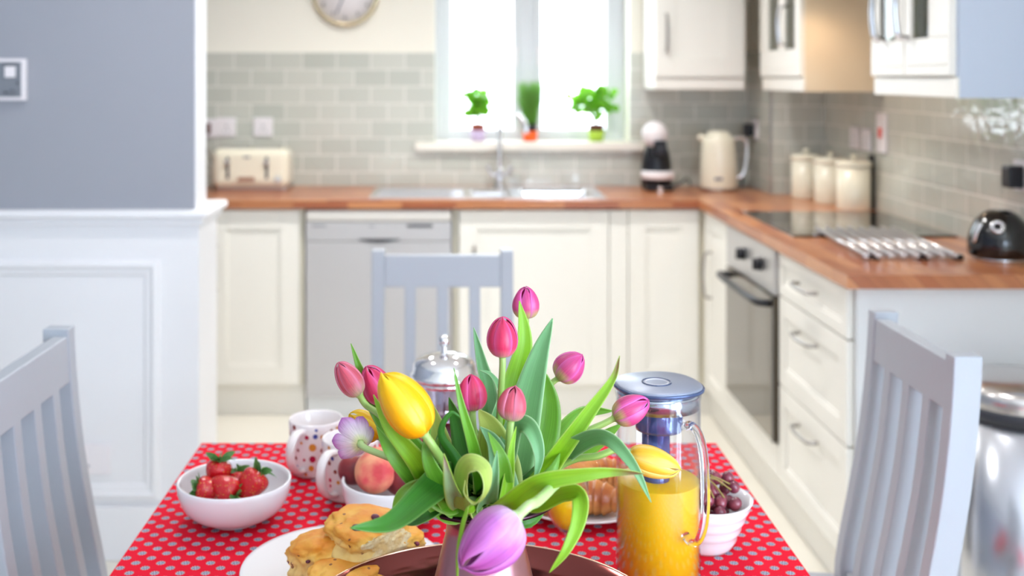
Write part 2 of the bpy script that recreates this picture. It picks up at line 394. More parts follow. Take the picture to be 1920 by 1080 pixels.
def obj(name, bm, m, parent=None, world=False, smooth=False, bevel=0, solid=0, subsurf=0, auto=True):
    if world and parent: bmesh.ops.translate(bm, verts=bm.verts, vec=-rootloc(parent))
    bmesh.ops.recalc_face_normals(bm, faces=bm.faces)
    if smooth:
        for f in bm.faces: f.smooth = True
    me = bpy.data.meshes.new(name); bm.to_mesh(me); bm.free()
    for x in (m if isinstance(m, (list, tuple)) else [m]): me.materials.append(x)
    o = bpy.data.objects.new(name, me); C.objects.link(o)
    if parent: o.parent = parent
    if solid:
        s = o.modifiers.new('thickness', 'SOLIDIFY'); s.thickness = solid; s.offset = 0
    if bevel:
        b = o.modifiers.new('bevel', 'BEVEL'); b.width = bevel; b.segments = 3; b.limit_method = 'ANGLE'; b.angle_limit = .7
        b.harden_normals = False
    if subsurf:
        s = o.modifiers.new('sub', 'SUBSURF'); s.levels = subsurf; s.render_levels = subsurf
    return o
def thing(name, label, cat, loc=(0,0,0), rotz=0, group=None):
    o = bpy.data.objects.new(name, None); C.objects.link(o); o.location = loc; o.rotation_euler = (0,0,rotz)
    o['label'] = label; o['category'] = cat; o.empty_display_size = .05
    if group: o['group'] = group
    return o
def tag(o, label, cat, group=None):
    o['label'] = label; o['category'] = cat
    if group: o['group'] = group
    return o
def struct(name, bm, m, **k):
    o = obj(name, bm, m, **k)
    if not k.get('parent'): o['kind'] = 'structure'
    return o
def text(name, body, size, loc, rot, m, parent=None, world=True):
    cu = bpy.data.curves.new(name, 'FONT'); cu.body = body; cu.size = size; cu.align_x = 'CENTER'; cu.align_y = 'CENTER'; cu.extrude = .0006
    tmp = bpy.data.objects.new(name, cu); C.objects.link(tmp)
    dg = bpy.context.evaluated_depsgraph_get(); dg.update()
    me = bpy.data.meshes.new_from_object(tmp.evaluated_get(dg)); bpy.data.objects.remove(tmp)
    me.materials.clear(); me.materials.append(m)
    o = bpy.data.objects.new(name, me); C.objects.link(o)
    me.transform(Matrix.Translation(Vector(loc)) @ rot.to_4x4())
    if parent:
        o.parent = parent
        if world: me.transform(Matrix.Translation(-rootloc(parent)))
    return o
def copy_tree(o, parent=None):
    c = o.copy(); C.objects.link(c); c.parent = parent
    for ch in [x for x in list(bpy.data.objects) if x.parent == o]: copy_tree(ch, c)
    return c

# ================================================================== THE ROOM
XR = 1.585; DB = 5.037; ZC = 2.45; WT = .890; DFR = 4.437      # right wall, back wall, ceiling, worktop top, worktop front
XL = -2.6; YN = -1.75
struct('floor', B((XL, XR+.2, YN, DB+.2, -.05, 0)), M['floor'])
struct('ceiling', B((XL, XR+.2, YN, DB+.2, ZC, ZC+.1)), M['ceiling'])
# back wall around the window opening
WX0, WX1, WZ0, WZ1 = -.098, .80, 1.075, 2.15
struct('wall_back', B((XL, WX0, DB, DB+.3, 0, ZC), (WX1, XR+.2, DB, DB+.3, 0, ZC), (WX0, WX1, DB, DB+.3, 0, WZ0), (WX0, WX1, DB, DB+.3, WZ1, ZC)), M['wall_cream'])
struct('wall_left', B((XL-.15, XL, YN, DB+.2, 0, ZC)), M['wall_grey'])
# right wall with the garden door opening near the table
GY0, GY1, GZ = -1.60, .48, 2.05
struct('wall_right', B((XR, XR+.2, GY1, DB, 0, ZC), (XR, XR+.2, YN, GY0, 0, ZC), (XR, XR+.2, GY0, GY1, GZ, ZC)), M['wall_cream'])
# wall behind the camera
FX0, FX1, FZ0, FZ1 = .55, 1.45, 1.15, 2.05
struct('wall_front', B((XL, FX0, YN-.15, YN, 0, ZC), (FX1, XR+.2, YN-.15, YN, 0, ZC), (FX0, FX1, YN-.15, YN, 0, FZ0), (FX0, FX1, YN-.15, YN, FZ1, ZC)), M['white_paint'])
# box-out in the kitchen corner
PX, PD = 1.352, 4.68
struct('wall_corner', B((PX, XR, PD, DB, 0, ZC)), M['wall_cream'])
# tiling, 8 mm proud
TZ = 1.503; t = .008
struct('wall_tiling_back', B((XL+.6, WX0, DB-t, DB, .86, TZ), (WX1, PX, DB-t, DB, .86, TZ), (WX0, WX1, DB-t, DB, .86, 1.05)), M['tile_x'])
struct('wall_tiling_corner', B((PX-t, XR-t, PD-t, PD, .86, TZ)), M['tile_x'])
struct('wall_tiling_corner_side', B((PX-t, PX, PD, DB-t, .86, TZ)), M['tile_y'])
struct('wall_tiling_right', B((XR-t, XR, 2.3, PD-t, .86, TZ)), M['tile_y'])
struct('trim_5', B((PX-t-.003, PX-t+.006, PD-t-.003, PD-t+.006, .892, TZ)), M['pewter'])
# partition on the left: thin painted wall above, thicker panelled wall below with a rounded cap
PW = -.753; D0 = 3.15
struct('wall_partition', B((XL, PW, D0, D0+.12, 1.0, ZC)), M['wall_grey'])
struct('trim_6', B((PW, PW+.006, D0-.002, D0+.122, 1.008, ZC)), M['white_paint'], bevel=.002)
struct('wall_partition_lower', B((XL, PW+.012, D0, D0+.235, 0, .975)), M['white_paint'])
bm = bmesh.new()      # dado cap with a rounded nose and a moulding below
box(bm, XL, PW+.043, D0-.034, D0+.262, .983, 1.008)
struct('trim_1', bm, M['white_paint'], bevel=.011)
bm = B((XL, PW+.026, D0-.014, D0+.247, .962, .984))
struct('trim_2', bm, M['white_paint'], bevel=.006)
struct('baseboard_left', B((XL, PW+.012, D0-.014, D0, 0, .155)), M['white_paint'], bevel=.004)
def frame_mould(name, x0, x1, z0, z1, y):
    bm = bmesh.new(); prof = [(0, 0), (.004, -.010), (.016, -.014), (.026, -.007), (.040, -.006), (.046, 0)]
    cs = [(x0, z0, 1, 1), (x1, z0, -1, 1), (x1, z1, -1, -1), (x0, z1, 1, -1)]
    rings = [[bm.verts.new((cx+sx*a, y+b, cz+sz*a)) for a, b in prof] for cx, cz, sx, sz in cs]
    for i in range(4):
        A, Bq = rings[i], rings[(i+1) % 4]
        for k in range(len(prof)-1): bm.faces.new((A[k], Bq[k], Bq[k+1], A[k+1]))
    return struct(name, bm, M['white_paint'])
frame_mould('trim_3', -1.95, -.853, .172, .862, D0)
# window in the back wall
def window_unit(name, x0, x1, z0, z1, y, depth, glassx, mat_f, axis='y'):
    w_ = bpy.data.objects.new(name, None); C.objects.link(w_); w_['kind'] = 'structure'
    fr = bmesh.new()
    box(fr, x0, x1, y, y+depth, z0, glassx[0][2]); box(fr, x0, x1, y, y+depth, glassx[0][3], z1)
    xs = [x0]+[v for g in glassx for v in g[:2]]+[x1]
    for i in range(0, len(xs), 2): box(fr, xs[i], xs[i+1], y, y+depth, glassx[0][2], glassx[0][3])
    f = obj('window_frame', fr, mat_f, w_)
    for g in glassx:
        obj('pane', B((g[0], g[1], y+depth*.5-.003, y+depth*.5+.003, g[2], g[3])), M['pane'], w_)
    return w_
w1 = window_unit('window_1', WX0, WX1, WZ0, WZ1, DB+.16, .07, [(-.022, .272, 1.14, 2.06), (.405, .712, 1.14, 2.06)], M['upvc'])
bm = bmesh.new()      # beading of the two sashes and a meeting post
for a, b in ((-.05, .30), (.375, .74)):
    for r in ((a, a+.03, 1.115, 2.085), (b-.03, b, 1.115, 2.085), (a+.03, b-.03, 1.115, 1.143), (a+.03, b-.03, 2.057, 2.085)):
        box(bm, r[0], r[1], DB+.148, DB+.162, r[2], r[3])
obj('sash', bm, M['upvc'], w1, bevel=.004)
for x in (.285, .39):
    bm = B((x-.008, x+.008, DB+.128, DB+.150, 1.50, 1.53), (x-.006, x+.006, DB+.120, DB+.130, 1.44, 1.53))
    obj('window_handle', bm, M['plastic_white'], w1, bevel=.003)
struct('trim_4', B((WX0-.088, WX1+.082, DB-.045, DB+.02, 1.052, 1.090), (WX0+.001, WX1-.001, DB+.02, DB+.16, 1.076, 1.090)), M['sill'], bevel=.004)
# garden door (glazed), right wall beside the table; mostly out of view
gd = bpy.data.objects.new('door_1', None); C.objects.link(gd); gd['kind'] = 'structure'
bm = bmesh.new()
box(bm, XR+.06, XR+.12, GY0, GY1, 0, .09); box(bm, XR+.06, XR+.12, GY0, GY1, GZ-.08, GZ)
for y in (GY0, -.60, GY1-.08): box(bm, XR+.06, XR+.12, y, y+.08, .09, GZ-.08)
obj('door_frame', bm, M['upvc'], gd)
obj('pane', B((XR+.087, XR+.093, GY0+.08, -.60, .09, GZ-.08), (XR+.087, XR+.093, -.52, GY1-.08, .09, GZ-.08)), M['pane'], gd)

window_unit('added_window', FX0, FX1, FZ0, FZ1, YN-.13, .06, [(FX0+.08, .96, FZ0+.08, FZ1-.08), (1.04, FX1-.08, FZ0+.08, FZ1-.08)], M['upvc'])  # unseen window, added behind the camera for cool frontal light
# ================================================================== KITCHEN UNITS
def shaker(bm, a0, a1, z0, z1, face, dirn, axis, st=.075, th=.02, rec=.008):
    """panelled front in the plane axis=face, thickness th behind it; dirn = sign pointing to the viewer"""
    def bx(p0, p1, q0, q1, f0, f1):
        lo, hi = min(f0, f1), max(f0, f1)
        if axis == 'y': box(bm, p0, p1, lo, hi, q0, q1)
        else: box(bm, lo, hi, p0, p1, q0, q1)
    back = face - dirn*th
    bx(a0, a0+st, z0, z1, back, face); bx(a1-st, a1, z0, z1, back, face)
    bx(a0+st, a1-st, z0, z0+st, back, face); bx(a0+st, a1-st, z1-st, z1, back, face)
    bx(a0+st, a1-st, z0+st, z1-st, back, face-dirn*rec)
    for k, e in ((.006, .004),):     # small bead round the panel
        bx(a0+st, a0+st+.008, z0+st, z1-st, back, face-dirn*e); bx(a1-st-.008, a1-st, z0+st, z1-st, back, face-dirn*e)
        bx(a0+st, a1-st, z0+st, z0+st+.008, back, face-dirn*e); bx(a0+st, a1-st, z1-st-.008, z1-st, back, face-dirn*e)
def bow_handle(p0, p1, out_, r=.006, bulge=.030):
    """bow handle between two fixing points, out_ = direction away from the door"""
    p0, p1, o_ = Vector(p0), Vector(p1), Vector(out_)
    pts = [p0, p0+o_*bulge*.8+(p1-p0)*.03, p0+o_*bulge+(p1-p0)*.18, (p0+p1)/2+o_*(bulge+.004), p1+o_*bulge-(p1-p0)*.18, p1+o_*bulge*.8-(p1-p0)*.03, p1]
    bm = bmesh.new(); sp = smoothpath(pts, 5)
    tube(bm, sp, r, 10); return bm
FY = DFR+.022      # face of the back run doors
FX = .985+.020     # face of the right run fronts
# left base cabinet
c = thing('base_cabinet', 'ivory base cabinet between the panelled partition and the dishwasher', 'cabinet', (-.83, FY+.3, 0))
obj('body', B((-1.60, -.622, FY+.022, DB-.002, .13, .853)), M['cabedge'], c, world=True)
bm = bmesh.new(); shaker(bm, -1.015, -.640, .135, .845, FY, -1, 'y'); d = obj('door', bm, M['cab'], c, world=True, bevel=.0015)
obj('handle', bow_handle((-.977, FY, .52), (-.977, FY, .70), (0,-1,0)), M['pewter'], d, world=True)
bm = bmesh.new(); shaker(bm, -1.60, -1.02, .135, .845, FY, -1, 'y'); obj('door', bm, M['cab'], c, world=True, bevel=.0015)
obj('plinth', B((-1.60, -.622, FY+.04, FY+.055, 0, .13)), M['cab'], c, world=True)
# sink base cabinet
c = thing('base_cabinet', 'ivory base cabinet under the sink, right of the dishwasher', 'cabinet', (.35, FY+.3, 0))
obj('body', B((-.012, .700, FY+.022, DB-.002, .13, .660), (-.012, .006, FY+.022, DB-.002, .66, .853), (.682, .700, FY+.022, DB-.002, .66, .853)), M['cabedge'], c, world=True)
bm = bmesh.new(); shaker(bm, .012, .622, .135, .845, FY, -1, 'y'); d = obj('door', bm, M['cab'], c, world=True, bevel=.0015)
obj('handle', bow_handle((.075, FY, .52), (.075, FY, .70), (0,-1,0)), M['pewter'], d, world=True)
obj('filler_panel', B((.626, .700, FY+.002, FY+.020, .135, .845)), M['cab'], c, world=True)
obj('plinth', B((-.012, .700, FY+.04, FY+.055, 0, .13)), M['cab'], c, world=True)
# corner cabinet (fronts on both runs)
c = thing('corner_cabinet', 'ivory corner base cabinet below the coffee machine', 'cabinet', (1.3, FY+.3, 0))
obj('body', B((.704, PX-.012, FY+.022, DB-.002, .13, .853), (FX+.022, 1.57, 4.03, FY+.022, .13, .853), (PX-.012, 1.57, FY+.022, PD-.012, .13, .853)), M['cabedge'], c, world=True)
bm = bmesh.new(); shaker(bm, .704, .990, .135, .845, FY, -1, 'y', st=.07); obj('door', bm, M['cab'], c, world=True, bevel=.0015)
bm = bmesh.new(); shaker(bm, 4.075, 4.425, .135, .845, FX, -1, 'x', st=.06); d = obj('door', bm, M['cab'], c, world=True, bevel=.0015)
obj('handle', bow_handle((FX, 4.30, .52), (FX, 4.30, .70), (-1,0,0)), M['pewter'], d, world=True)
obj('filler_panel', B((FX, FX+.018, 4.028, 4.07, .135, .845)), M['cab'], c, world=True)
obj('plinth', B((.704, FX+.04, FY+.04, FY+.055, 0, .13), (FX+.04, FX+.055, 4.03, FY+.055, 0, .13)), M['cab'], c, world=True)
# oven housing and oven
c = thing('oven_cabinet', 'ivory housing cabinet around the built-in oven', 'cabinet', (1.3, 3.72, 0))
obj('body', B((FX+.022, 1.57, 3.408, 3.42, .13, .853), (FX+.022, 1.57, 4.012, 4.026, .13, .853), (FX+.022, 1.57, 3.42, 4.012, .13, .236)), M['cabedge'], c, world=True)
obj('front_panel', B((FX, FX+.02, 3.410, 4.024, .135, .238)), M['cab'], c, world=True, bevel=.0015)
obj('plinth', B((FX+.04, FX+.055, 3.408, 4.03, 0, .13)), M['cab'], c, world=True)
c = thing('oven', 'built-in oven with steel control panel, black knobs and glass door', 'oven', (1.25, 3.715, .24))
obj('body', B((FX+.012, 1.50, 3.422, 4.010, .240, .848)), M['dark_grey'], c, world=True)
obj('control_panel', B((FX-.012, FX+.012, 3.416, 4.014, .705, .848)), M['steel'], c, world=True, bevel=.002)
for y in (3.56, 3.77):
    bm = bmesh.new(); disc(bm, (FX-.012, y, .780), .022, '-x', .022, 24, r2=.019); box(bm, FX-.040, FX-.030, y-.004, y+.004, .762, .798)
    obj('knob', bm, M['black'], c, world=True)
dr = obj('door', B((FX-.014, FX+.010, 3.416, 4.014, .246, .698)), M['ovenglass'], c, world=True, bevel=.003)
obj('door_edge', B((FX-.016, FX-.014, 3.412, 3.426, .246, .698)), M['black'], dr, world=True)
bm = bmesh.new(); pts = [(FX-.014, 3.46, .672), (FX-.050, 3.47, .676), (FX-.060, 3.56, .678), (FX-.062, 3.715, .678), (FX-.060, 3.87, .678), (FX-.050, 3.96, .676), (FX-.014, 3.97, .672)]
tube(bm, smoothpath(pts, 5), .012, 10); obj('handle', bm, M['black'], dr, world=True)
# drawers
c = thing('drawer_cabinet', 'ivory three-drawer base cabinet at the near end of the right run', 'cabinet', (1.3, 3.1, 0))
obj('body', B((FX+.022, 1.57, 2.812, 3.404, .13, .853)), M['cabedge'], c, world=True)
for z0, z1, hz in ((.714, .845, .786), (.438, .708, .640), (.135, .432, .370)):
    bm = bmesh.new(); shaker(bm, 2.815, 3.402, z0, z1, FX, -1, 'x', st=.035 if z1 > .8 else .055); d = obj('drawer', bm, M['cab'], c, world=True, bevel=.0015)
    obj('handle', bow_handle((FX, 3.20, hz), (FX, 3.04, hz), (-1,0,0)), M['pewter'], d, world=True)
obj('plinth', B((FX+.04, FX+.055, 2.812, 3.408, 0, .13)), M['cab'], c, world=True)
tag(obj('end_panel', B((FX+.018, XR-.003, 2.790, 2.810, 0, .853)), M['panel_white'], bevel=.001), 'plain white end panel facing the dining table, under the near worktop end', 'cabinet panel')
# dishwasher
c = thing('dishwasher', 'silver freestanding dishwasher between the ivory base cabinets', 'dishwasher', (-.315, FY+.28, 0))
obj('body', B((-.612, -.018, FY+.036, DB-.06, .02, .846), (-.610, -.020, FY+.020, FY+.036, .085, .846)), M['dark_grey'], c, world=True)
bm = B((-.612, -.018, FY-.016, FY+.02, .802, .848)); obj('top_edge', bm, M['dw_top'], c, world=True, bevel=.010)
cp = obj('control_panel', B((-.612, -.018, FY-.012, FY+.02, .722, .801)), M['dw'], c, world=True, bevel=.003)
obj('display', B((-.200, -.095, FY-.0145, FY-.011, .780, .789)), M['black'], cp, world=True)
bm = bmesh.new()       # finger pull: a shallow dark scoop
import itertools
arc = [(x, .728-.012*math.cos(PI*x/.17)) for x in [(-.085+.17*k/16) for k in range(17)]]
top = [bm.verts.new((-.312+x, FY-.0135, .731)) for x, z in arc]; bot = [bm.verts.new((-.312+x, FY-.0135, z)) for x, z in arc]
for k in range(16): bm.faces.new((top[k], top[k+1], bot[k+1], bot[k]))
obj('finger_pull', bm, M['dark_grey'], cp, world=True, solid=.002)
obj('marking', B((-.585, -.530, FY-.0135, FY-.011, .781, .787), (-.355, -.330, FY-.0135, FY-.011, .780, .784)), M['grey_panel'], cp, world=True)
obj('door', B((-.612, -.018, FY-.010, FY+.02, .085, .721)), M['dw'], c, world=True, bevel=.003)
obj('kickplate', B((-.612, -.018, FY+.02, FY+.035, .0, .080)), M['panel_white'], c, world=True)
# L-shaped worktop
bm = bmesh.new()
bm2 = bmesh.new()
SX0, SX1, SY0, SY1 = -.36, .62, 4.475, 4.945      # sink cut-out bounds
wt = bmesh.new()
z0, z1 = .855, WT
def wbox(x0, x1, y0, y1, mi): box(wt, x0, x1, y0, y1, z0, z1, mi)
wbox(-1.70, .985, DFR, 4.50, 0); wbox(-1.70, SX0+.02, 4.50, DB-t-.001, 0); wbox(SX1-.02, .985, 4.50, DB-t-.001, 0); wbox(SX0+.02, SX1-.02, 4.93, DB-t-.001, 0)
wbox(.985, PX-t-.001, PD-t-.001, DB-t-.001, 1); wbox(.985, XR-t-.001, 2.752, PD-t-.001, 1)
tag(obj('worktop', wt, [M['worktop_x'], M['worktop_y']]), 'L-shaped block-wood kitchen worktop running along both tiled walls', 'worktop')
# sink
c = thing('sink', 'stainless steel inset sink with draining board below the window', 'sink', (.13, 4.71, WT))
bm = bmesh.new()
def basin(bm, x0, x1, y0, y1, zt, dep):
    vs = []
    for k, (ins, z) in enumerate(((0, zt), (.015, zt-.012), (.03, zt-dep), )):
        vs.append([bm.verts.new(p) for p in ((x0+ins, y0+ins, z), (x1-ins, y0+ins, z), (x1-ins, y1-ins, z), (x0+ins, y1-ins, z))])
    for a, b in zip(vs, vs[1:]):
        for k in range(4): bm.faces.new((a[k], a[(k+1)%4], b[(k+1)%4], b[k]))
    bm.faces.new(vs[-1]); return vs[0]
zt = WT+.004
xs = [SX0, .06, .22, .28, .57, SX1]; 
holes = {(.06, .22): (4.56, 4.83, .10), (.28, .57): (4.52, 4.84, .16)}
for a, b in zip(xs, xs[1:]):
    if (a, b) in holes:
        y0, y1, dep = holes[(a, b)]
        box(bm, a, b, SY0, y0, WT, zt); box(bm, a, b, y1, SY1, WT, zt); basin(bm, a, b, y0, y1, zt, dep)
    else: box(bm, a, b, SY0, SY1, WT, zt)
for k in range(9): box(bm, SX0+.03, .03, 4.54+k*.036, 4.552+k*.036, zt, zt+.003)
obj('basin', bm, M['chrome'], c, world=True, bevel=.002)
# tap
c = thing('kitchen_tap', 'chrome swan-neck mixer tap on the sink in front of the window', 'tap', (.195, 4.885, zt))
bm = bmesh.new(); lathe(bm, [(0,0),(.028,0),(.028,.01),(.020,.02),(.018,.06),(.022,.075),(.016,.09),(.0,.095)], (0,0,0)); obj('body', bm, M['chrome'], c)
bm = bmesh.new(); pts = [(0,0,.08),(0,0,.22),(.006,-.003,.285),(.035,-.02,.330),(.078,-.045,.330),(.108,-.066,.290),(.114,-.07,.245)]
tube(bm, smoothpath(pts, 6), .0105, 12); obj('spout', bm, M['chrome'], c)
for s_ in (-1, 1):
    bm = bmesh.new(); tube(bm, smoothpath([(0,0,.05),(s_*.03,0,.06),(s_*.05,-.005,.085)], 4), .007, 10)
    disc(bm, (s_*.05, -.005, .082), .012, 'z', .02); obj('lever', bm, M['chrome'], c)
# hob
c = thing('ceramic_hob', 'black glass ceramic hob set in the worktop above the oven', 'hob', (1.30, 3.715, WT))
obj('glass_plate', B((-.25, .26, -.315, .305, .0, .006)), M['hob'], c, bevel=.002)
bm = bmesh.new()
for x, y, r in ((-.12,-.15,.09), (.13,-.15,.075), (-.12,.15,.075), (.13,.15,.09)):
    lathe(bm, [(r,.0062),(r+.002,.0064),(r+.003,.0062)], (x,y,0), 48)
obj('zone_rings', bm, M['dark_grey'], c)

# wall cabinets
def wallcab(name, label): return thing(name, label, 'wall cabinet', (0,0,1.33))
DC = 4.717; XC = 1.265; CT = 2.12
c = thing('wall_cabinet', 'ivory solid-door wall cabinet right of the window', 'wall cabinet', (1.05, DC+.16, 1.335))
obj('body', B((.859, 1.249, DC+.02, DB-.003, 1.378, CT)), M['cab'], c, world=True)
obj('pelmet', B((.859, 1.249, DC+.012, DC+.032, 1.335, 1.385), (.859, .879, DC+.032, DB-t-.002, 1.335, 1.378)), M['cab'], c, world=True, bevel=.003)
bm = bmesh.new(); shaker(bm, .861, 1.247, 1.39, CT, DC, -1, 'y', st=.085); d = obj('door', bm, M['cab'], c, world=True, bevel=.002)
obj('handle', bow_handle((.905, DC, 1.50), (.905, DC, 1.66), (0,-1,0)), M['pewter'], d, world=True)
def glazed(name, label, y0, y1, doors, sidem, hand):
    """cabinet on the right wall, y0 near side, glazed fronts facing -x"""
    c = thing(name, label, 'wall cabinet', (XC+.16, (y0+y1)/2, 1.335))
    b = bmesh.new()
    box(b, XC+.02, XR-.003, y0, y0+.018, 1.335, CT)
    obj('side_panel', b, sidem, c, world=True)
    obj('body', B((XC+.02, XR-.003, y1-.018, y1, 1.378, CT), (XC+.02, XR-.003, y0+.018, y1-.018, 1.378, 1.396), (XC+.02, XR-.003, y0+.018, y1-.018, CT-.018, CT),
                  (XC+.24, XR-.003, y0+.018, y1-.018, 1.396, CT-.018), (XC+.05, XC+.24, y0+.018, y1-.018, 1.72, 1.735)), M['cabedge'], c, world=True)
    obj('pelmet', B((XC+.010, XC+.028, y0+.001, y1, 1.335, 1.388)), M['cab'], c, world=True, bevel=.003)
    for (a, b_, panes, hy) in doors:
        bm = bmesh.new(); zb, zt_ = 1.495, CT-.09
        box(bm, XC, XC+.02, a, b_, 1.392, zb); box(bm, XC, XC+.02, a, b_, zt_, CT)
        ys = [a]+[v for p in panes for v in p]+[b_]
        for i in range(0, len(ys), 2): box(bm, XC, XC+.02, ys[i], ys[i+1], zb, zt_)
        box(bm, XC-.002, XC+.004, a+.02, b_-.02, 1.420, 1.426)
        d = obj('door', bm, M['cab'], c, world=True, bevel=.002)
        obj('pane', B(*[(XC+.009, XC+.012, p[0], p[1], zb, zt_) for p in panes]), M['cabglass'], d, world=True)
        obj('handle', bow_handle((XC, hy, 1.51 if hand == 1 else 1.498), (XC, hy, 1.66), (-1,0,0), .006 if hand == 1 else .009, .034), M['chrome'], d, world=True)
    return c
glazed('wall_cabinet', 'glazed ivory wall cabinet beyond the hob with a warm-lit side', 4.02, 4.55, [(4.023, 4.547, [(4.085, 4.215), (4.29, 4.44)], 4.17)], M['hoodlit_side'], 1)
glazed('wall_cabinet', 'nearest glazed wall cabinet with two chrome handles and side tinted by cool daylight', 2.79, 3.335,
       [(2.806, 3.085, [(2.93, 3.045)], 3.055), (3.089, 3.333, [(3.15, 3.27)], 3.225)], M['daylit_side'], 2)
# extractor above the frame between the two glazed cabinets, with its lamp
c = thing('extractor_hood', 'steel extractor hood over the hob between the glazed cabinets', 'extractor hood', (1.42, 3.71, 1.68))
bm = B((1.10, XR-.004, 3.42, 4.0, 1.68, 1.72)); obj('canopy', bm, M['steel'], c, world=True)
obj('chimney', B((1.32, XR-.004, 3.58, 3.84, 1.72, 2.40)), M['steel'], c, world=True)
for y in (3.55, 3.87): 
    bm = bmesh.new(); disc(bm, (1.3, y, 1.676), .03, 'z', .004); obj('lamp', bm, mat('lamp_glow', (255, 230, 190), emit=(255, 225, 180), estr=6), c, world=True)
    spot('hood_lamp', (1.3, y, 1.67), 1.7, (1.0, .72, .50), .03, 2.9)
# unseen ceiling lamps added to brighten the kitchen and the dining end
for x, y, wh in ((-.6, 3.9, 'above the dishwasher side of the kitchen'), (.45, 3.9, 'above the floor in front of the oven'), (-.6, 2.4, 'above the left of the dining table'), (.6, 2.4, 'above the right of the dining table')):
    c = thing('added_ceiling_lamp', 'added ceiling lamp, out of view, '+wh, 'lamp', (x, y, ZC), group='added ceiling lamps')
    bm = bmesh.new(); lathe(bm, [(.035,-.001),(.045,-.006),(.05,-.004),(.05,.0)]); obj('ring', bm, M['chrome'], c)
    bm = bmesh.new(); disc(bm, (0,0,-.002), .035, 'z', .001); obj('bulb', bm, mat('bulb_glow', (255,240,220), emit=(255,240,215), estr=5), c)
    spot('added_ceiling_light', (x, y, ZC-.02), 41 if y > 3 else 18, (1.0, .985, .97), .05, 2.6)

# ================================================================== SOCKETS, CLOCK
def socket(label, loc, axis, w_=.086, h_=.086, rocker=True, group='wall sockets', name='wall_socket', red=False):
    c = thing(name, label, 'socket', loc, group=group)
    bm = bmesh.new()
    if axis == 'y': box(bm, -w_/2, w_/2, -.011, -.0005, -h_/2, h_/2)
    elif axis == 'x': box(bm, -.011, -.0005, -w_/2, w_/2, -h_/2, h_/2)
    obj('faceplate', bm, M['plastic_white'], c, bevel=.003)
    bm = bmesh.new()
    if red: rz0, rz1, r2 = .0-.018, .018, .012
    else: rz0, rz1, r2 = .018, .030, .007
    if axis == 'y': box(bm, -r2, r2, -.015, -.010, rz0, rz1)
    else: box(bm, -.015, -.010, -r2, r2, rz0, rz1)
    obj('switch', bm, M['red'] if red else M['grey_panel'] if False else M['plastic_white'], c)
    if not red:
        bm = bmesh.new()
        for (q, zz, a, b) in ((0, .004, .003, .005), (-.011, -.018, .004, .0025), (.011, -.018, .004, .0025)):
            if axis == 'y': box(bm, q-a, q+a, -.0116, -.0105, zz-b, zz+b)
            else: box(bm, -.0116, -.0105, q-a, q+a, zz-b, zz+b)
        obj('pin_holes', bm, M['grey_panel'], c)
    return c
tw = DB-t
def at_y(px, py, d): v = P(px, py, d); return (v.x, d, v.z)
socket('white wall socket above the cream toaster, the left one of the two free ones', at_y(425, 238, tw), 'y')
socket('white wall socket above the right end of the cream toaster', at_y(494, 238, tw), 'y')
s0 = at_y(391, 240, tw); socket('white wall socket beside the partition with a brown plug in it', s0, 'y')
pl = thing('power_plug', 'brown plug with a cable hanging behind the cream toaster', 'plug', (s0[0]-.008, tw-.012, s0[2]))
bm = bmesh.new(); box(bm, -.022, .022, -.032, -.0006, -.026, .024); obj('plug_body', bm, M['brown_plug'], pl, bevel=.006)
bm = bmesh.new(); tube(bm, smoothpath([(0,-.02,-.024),(.006,-.03,-.09),(.035,-.02,-.16),(.045,-.01,-.235)], 5), .003, 8); obj('cable', bm, M['dark_grey'], pl)
wy = 4.90; socket('white wall socket on the side of the tiled corner box-out by the kettle', (PX-t, wy, 1.157), 'x')
pl = thing('power_plug', 'black plug in the socket beside the kettle with its hanging cable', 'plug', (PX-t-.012, wy, 1.152))
bm = bmesh.new(); box(bm, -.042, -.0006, -.024, .024, -.028, .028); obj('plug_body', bm, M['black'], pl, bevel=.006)
bm = bmesh.new(); tube(bm, smoothpath([(-.025,0,-.026),(-.03,-.01,-.10),(-.05,-.02,-.19),(-.06,-.03,-.255)], 5), .005, 8); obj('cable', bm, M['black'], pl)
socket('white wall socket above the canisters, farther of the two side by side', (XR-t, F/476*1.0, 1.150), 'x')
socket('white wall socket above the canisters, nearer of the two side by side', (XR-t, F/490, 1.150), 'x')
socket('tall white cooker switch plate with a red rocker on the right wall', (XR-t, F/508, 1.183), 'x', .086, .146, red=True, name='cooker_switch')
socket('white wall socket above the black domed appliance', (XR-t, F/676, 1.115), 'x')
pl = thing('power_plug', 'black plug above the black domed appliance', 'plug', (XR-t-.012, F/676, 1.112))
bm = bmesh.new(); box(bm, -.042, -.0006, -.024, .024, -.03, .032); obj('plug_body', bm, M['black'], pl, bevel=.006)
socket('white double socket low on the panelled partition behind the left chair', (P(160, 860, D0).x, D0, .290), 'y', .146, .086)
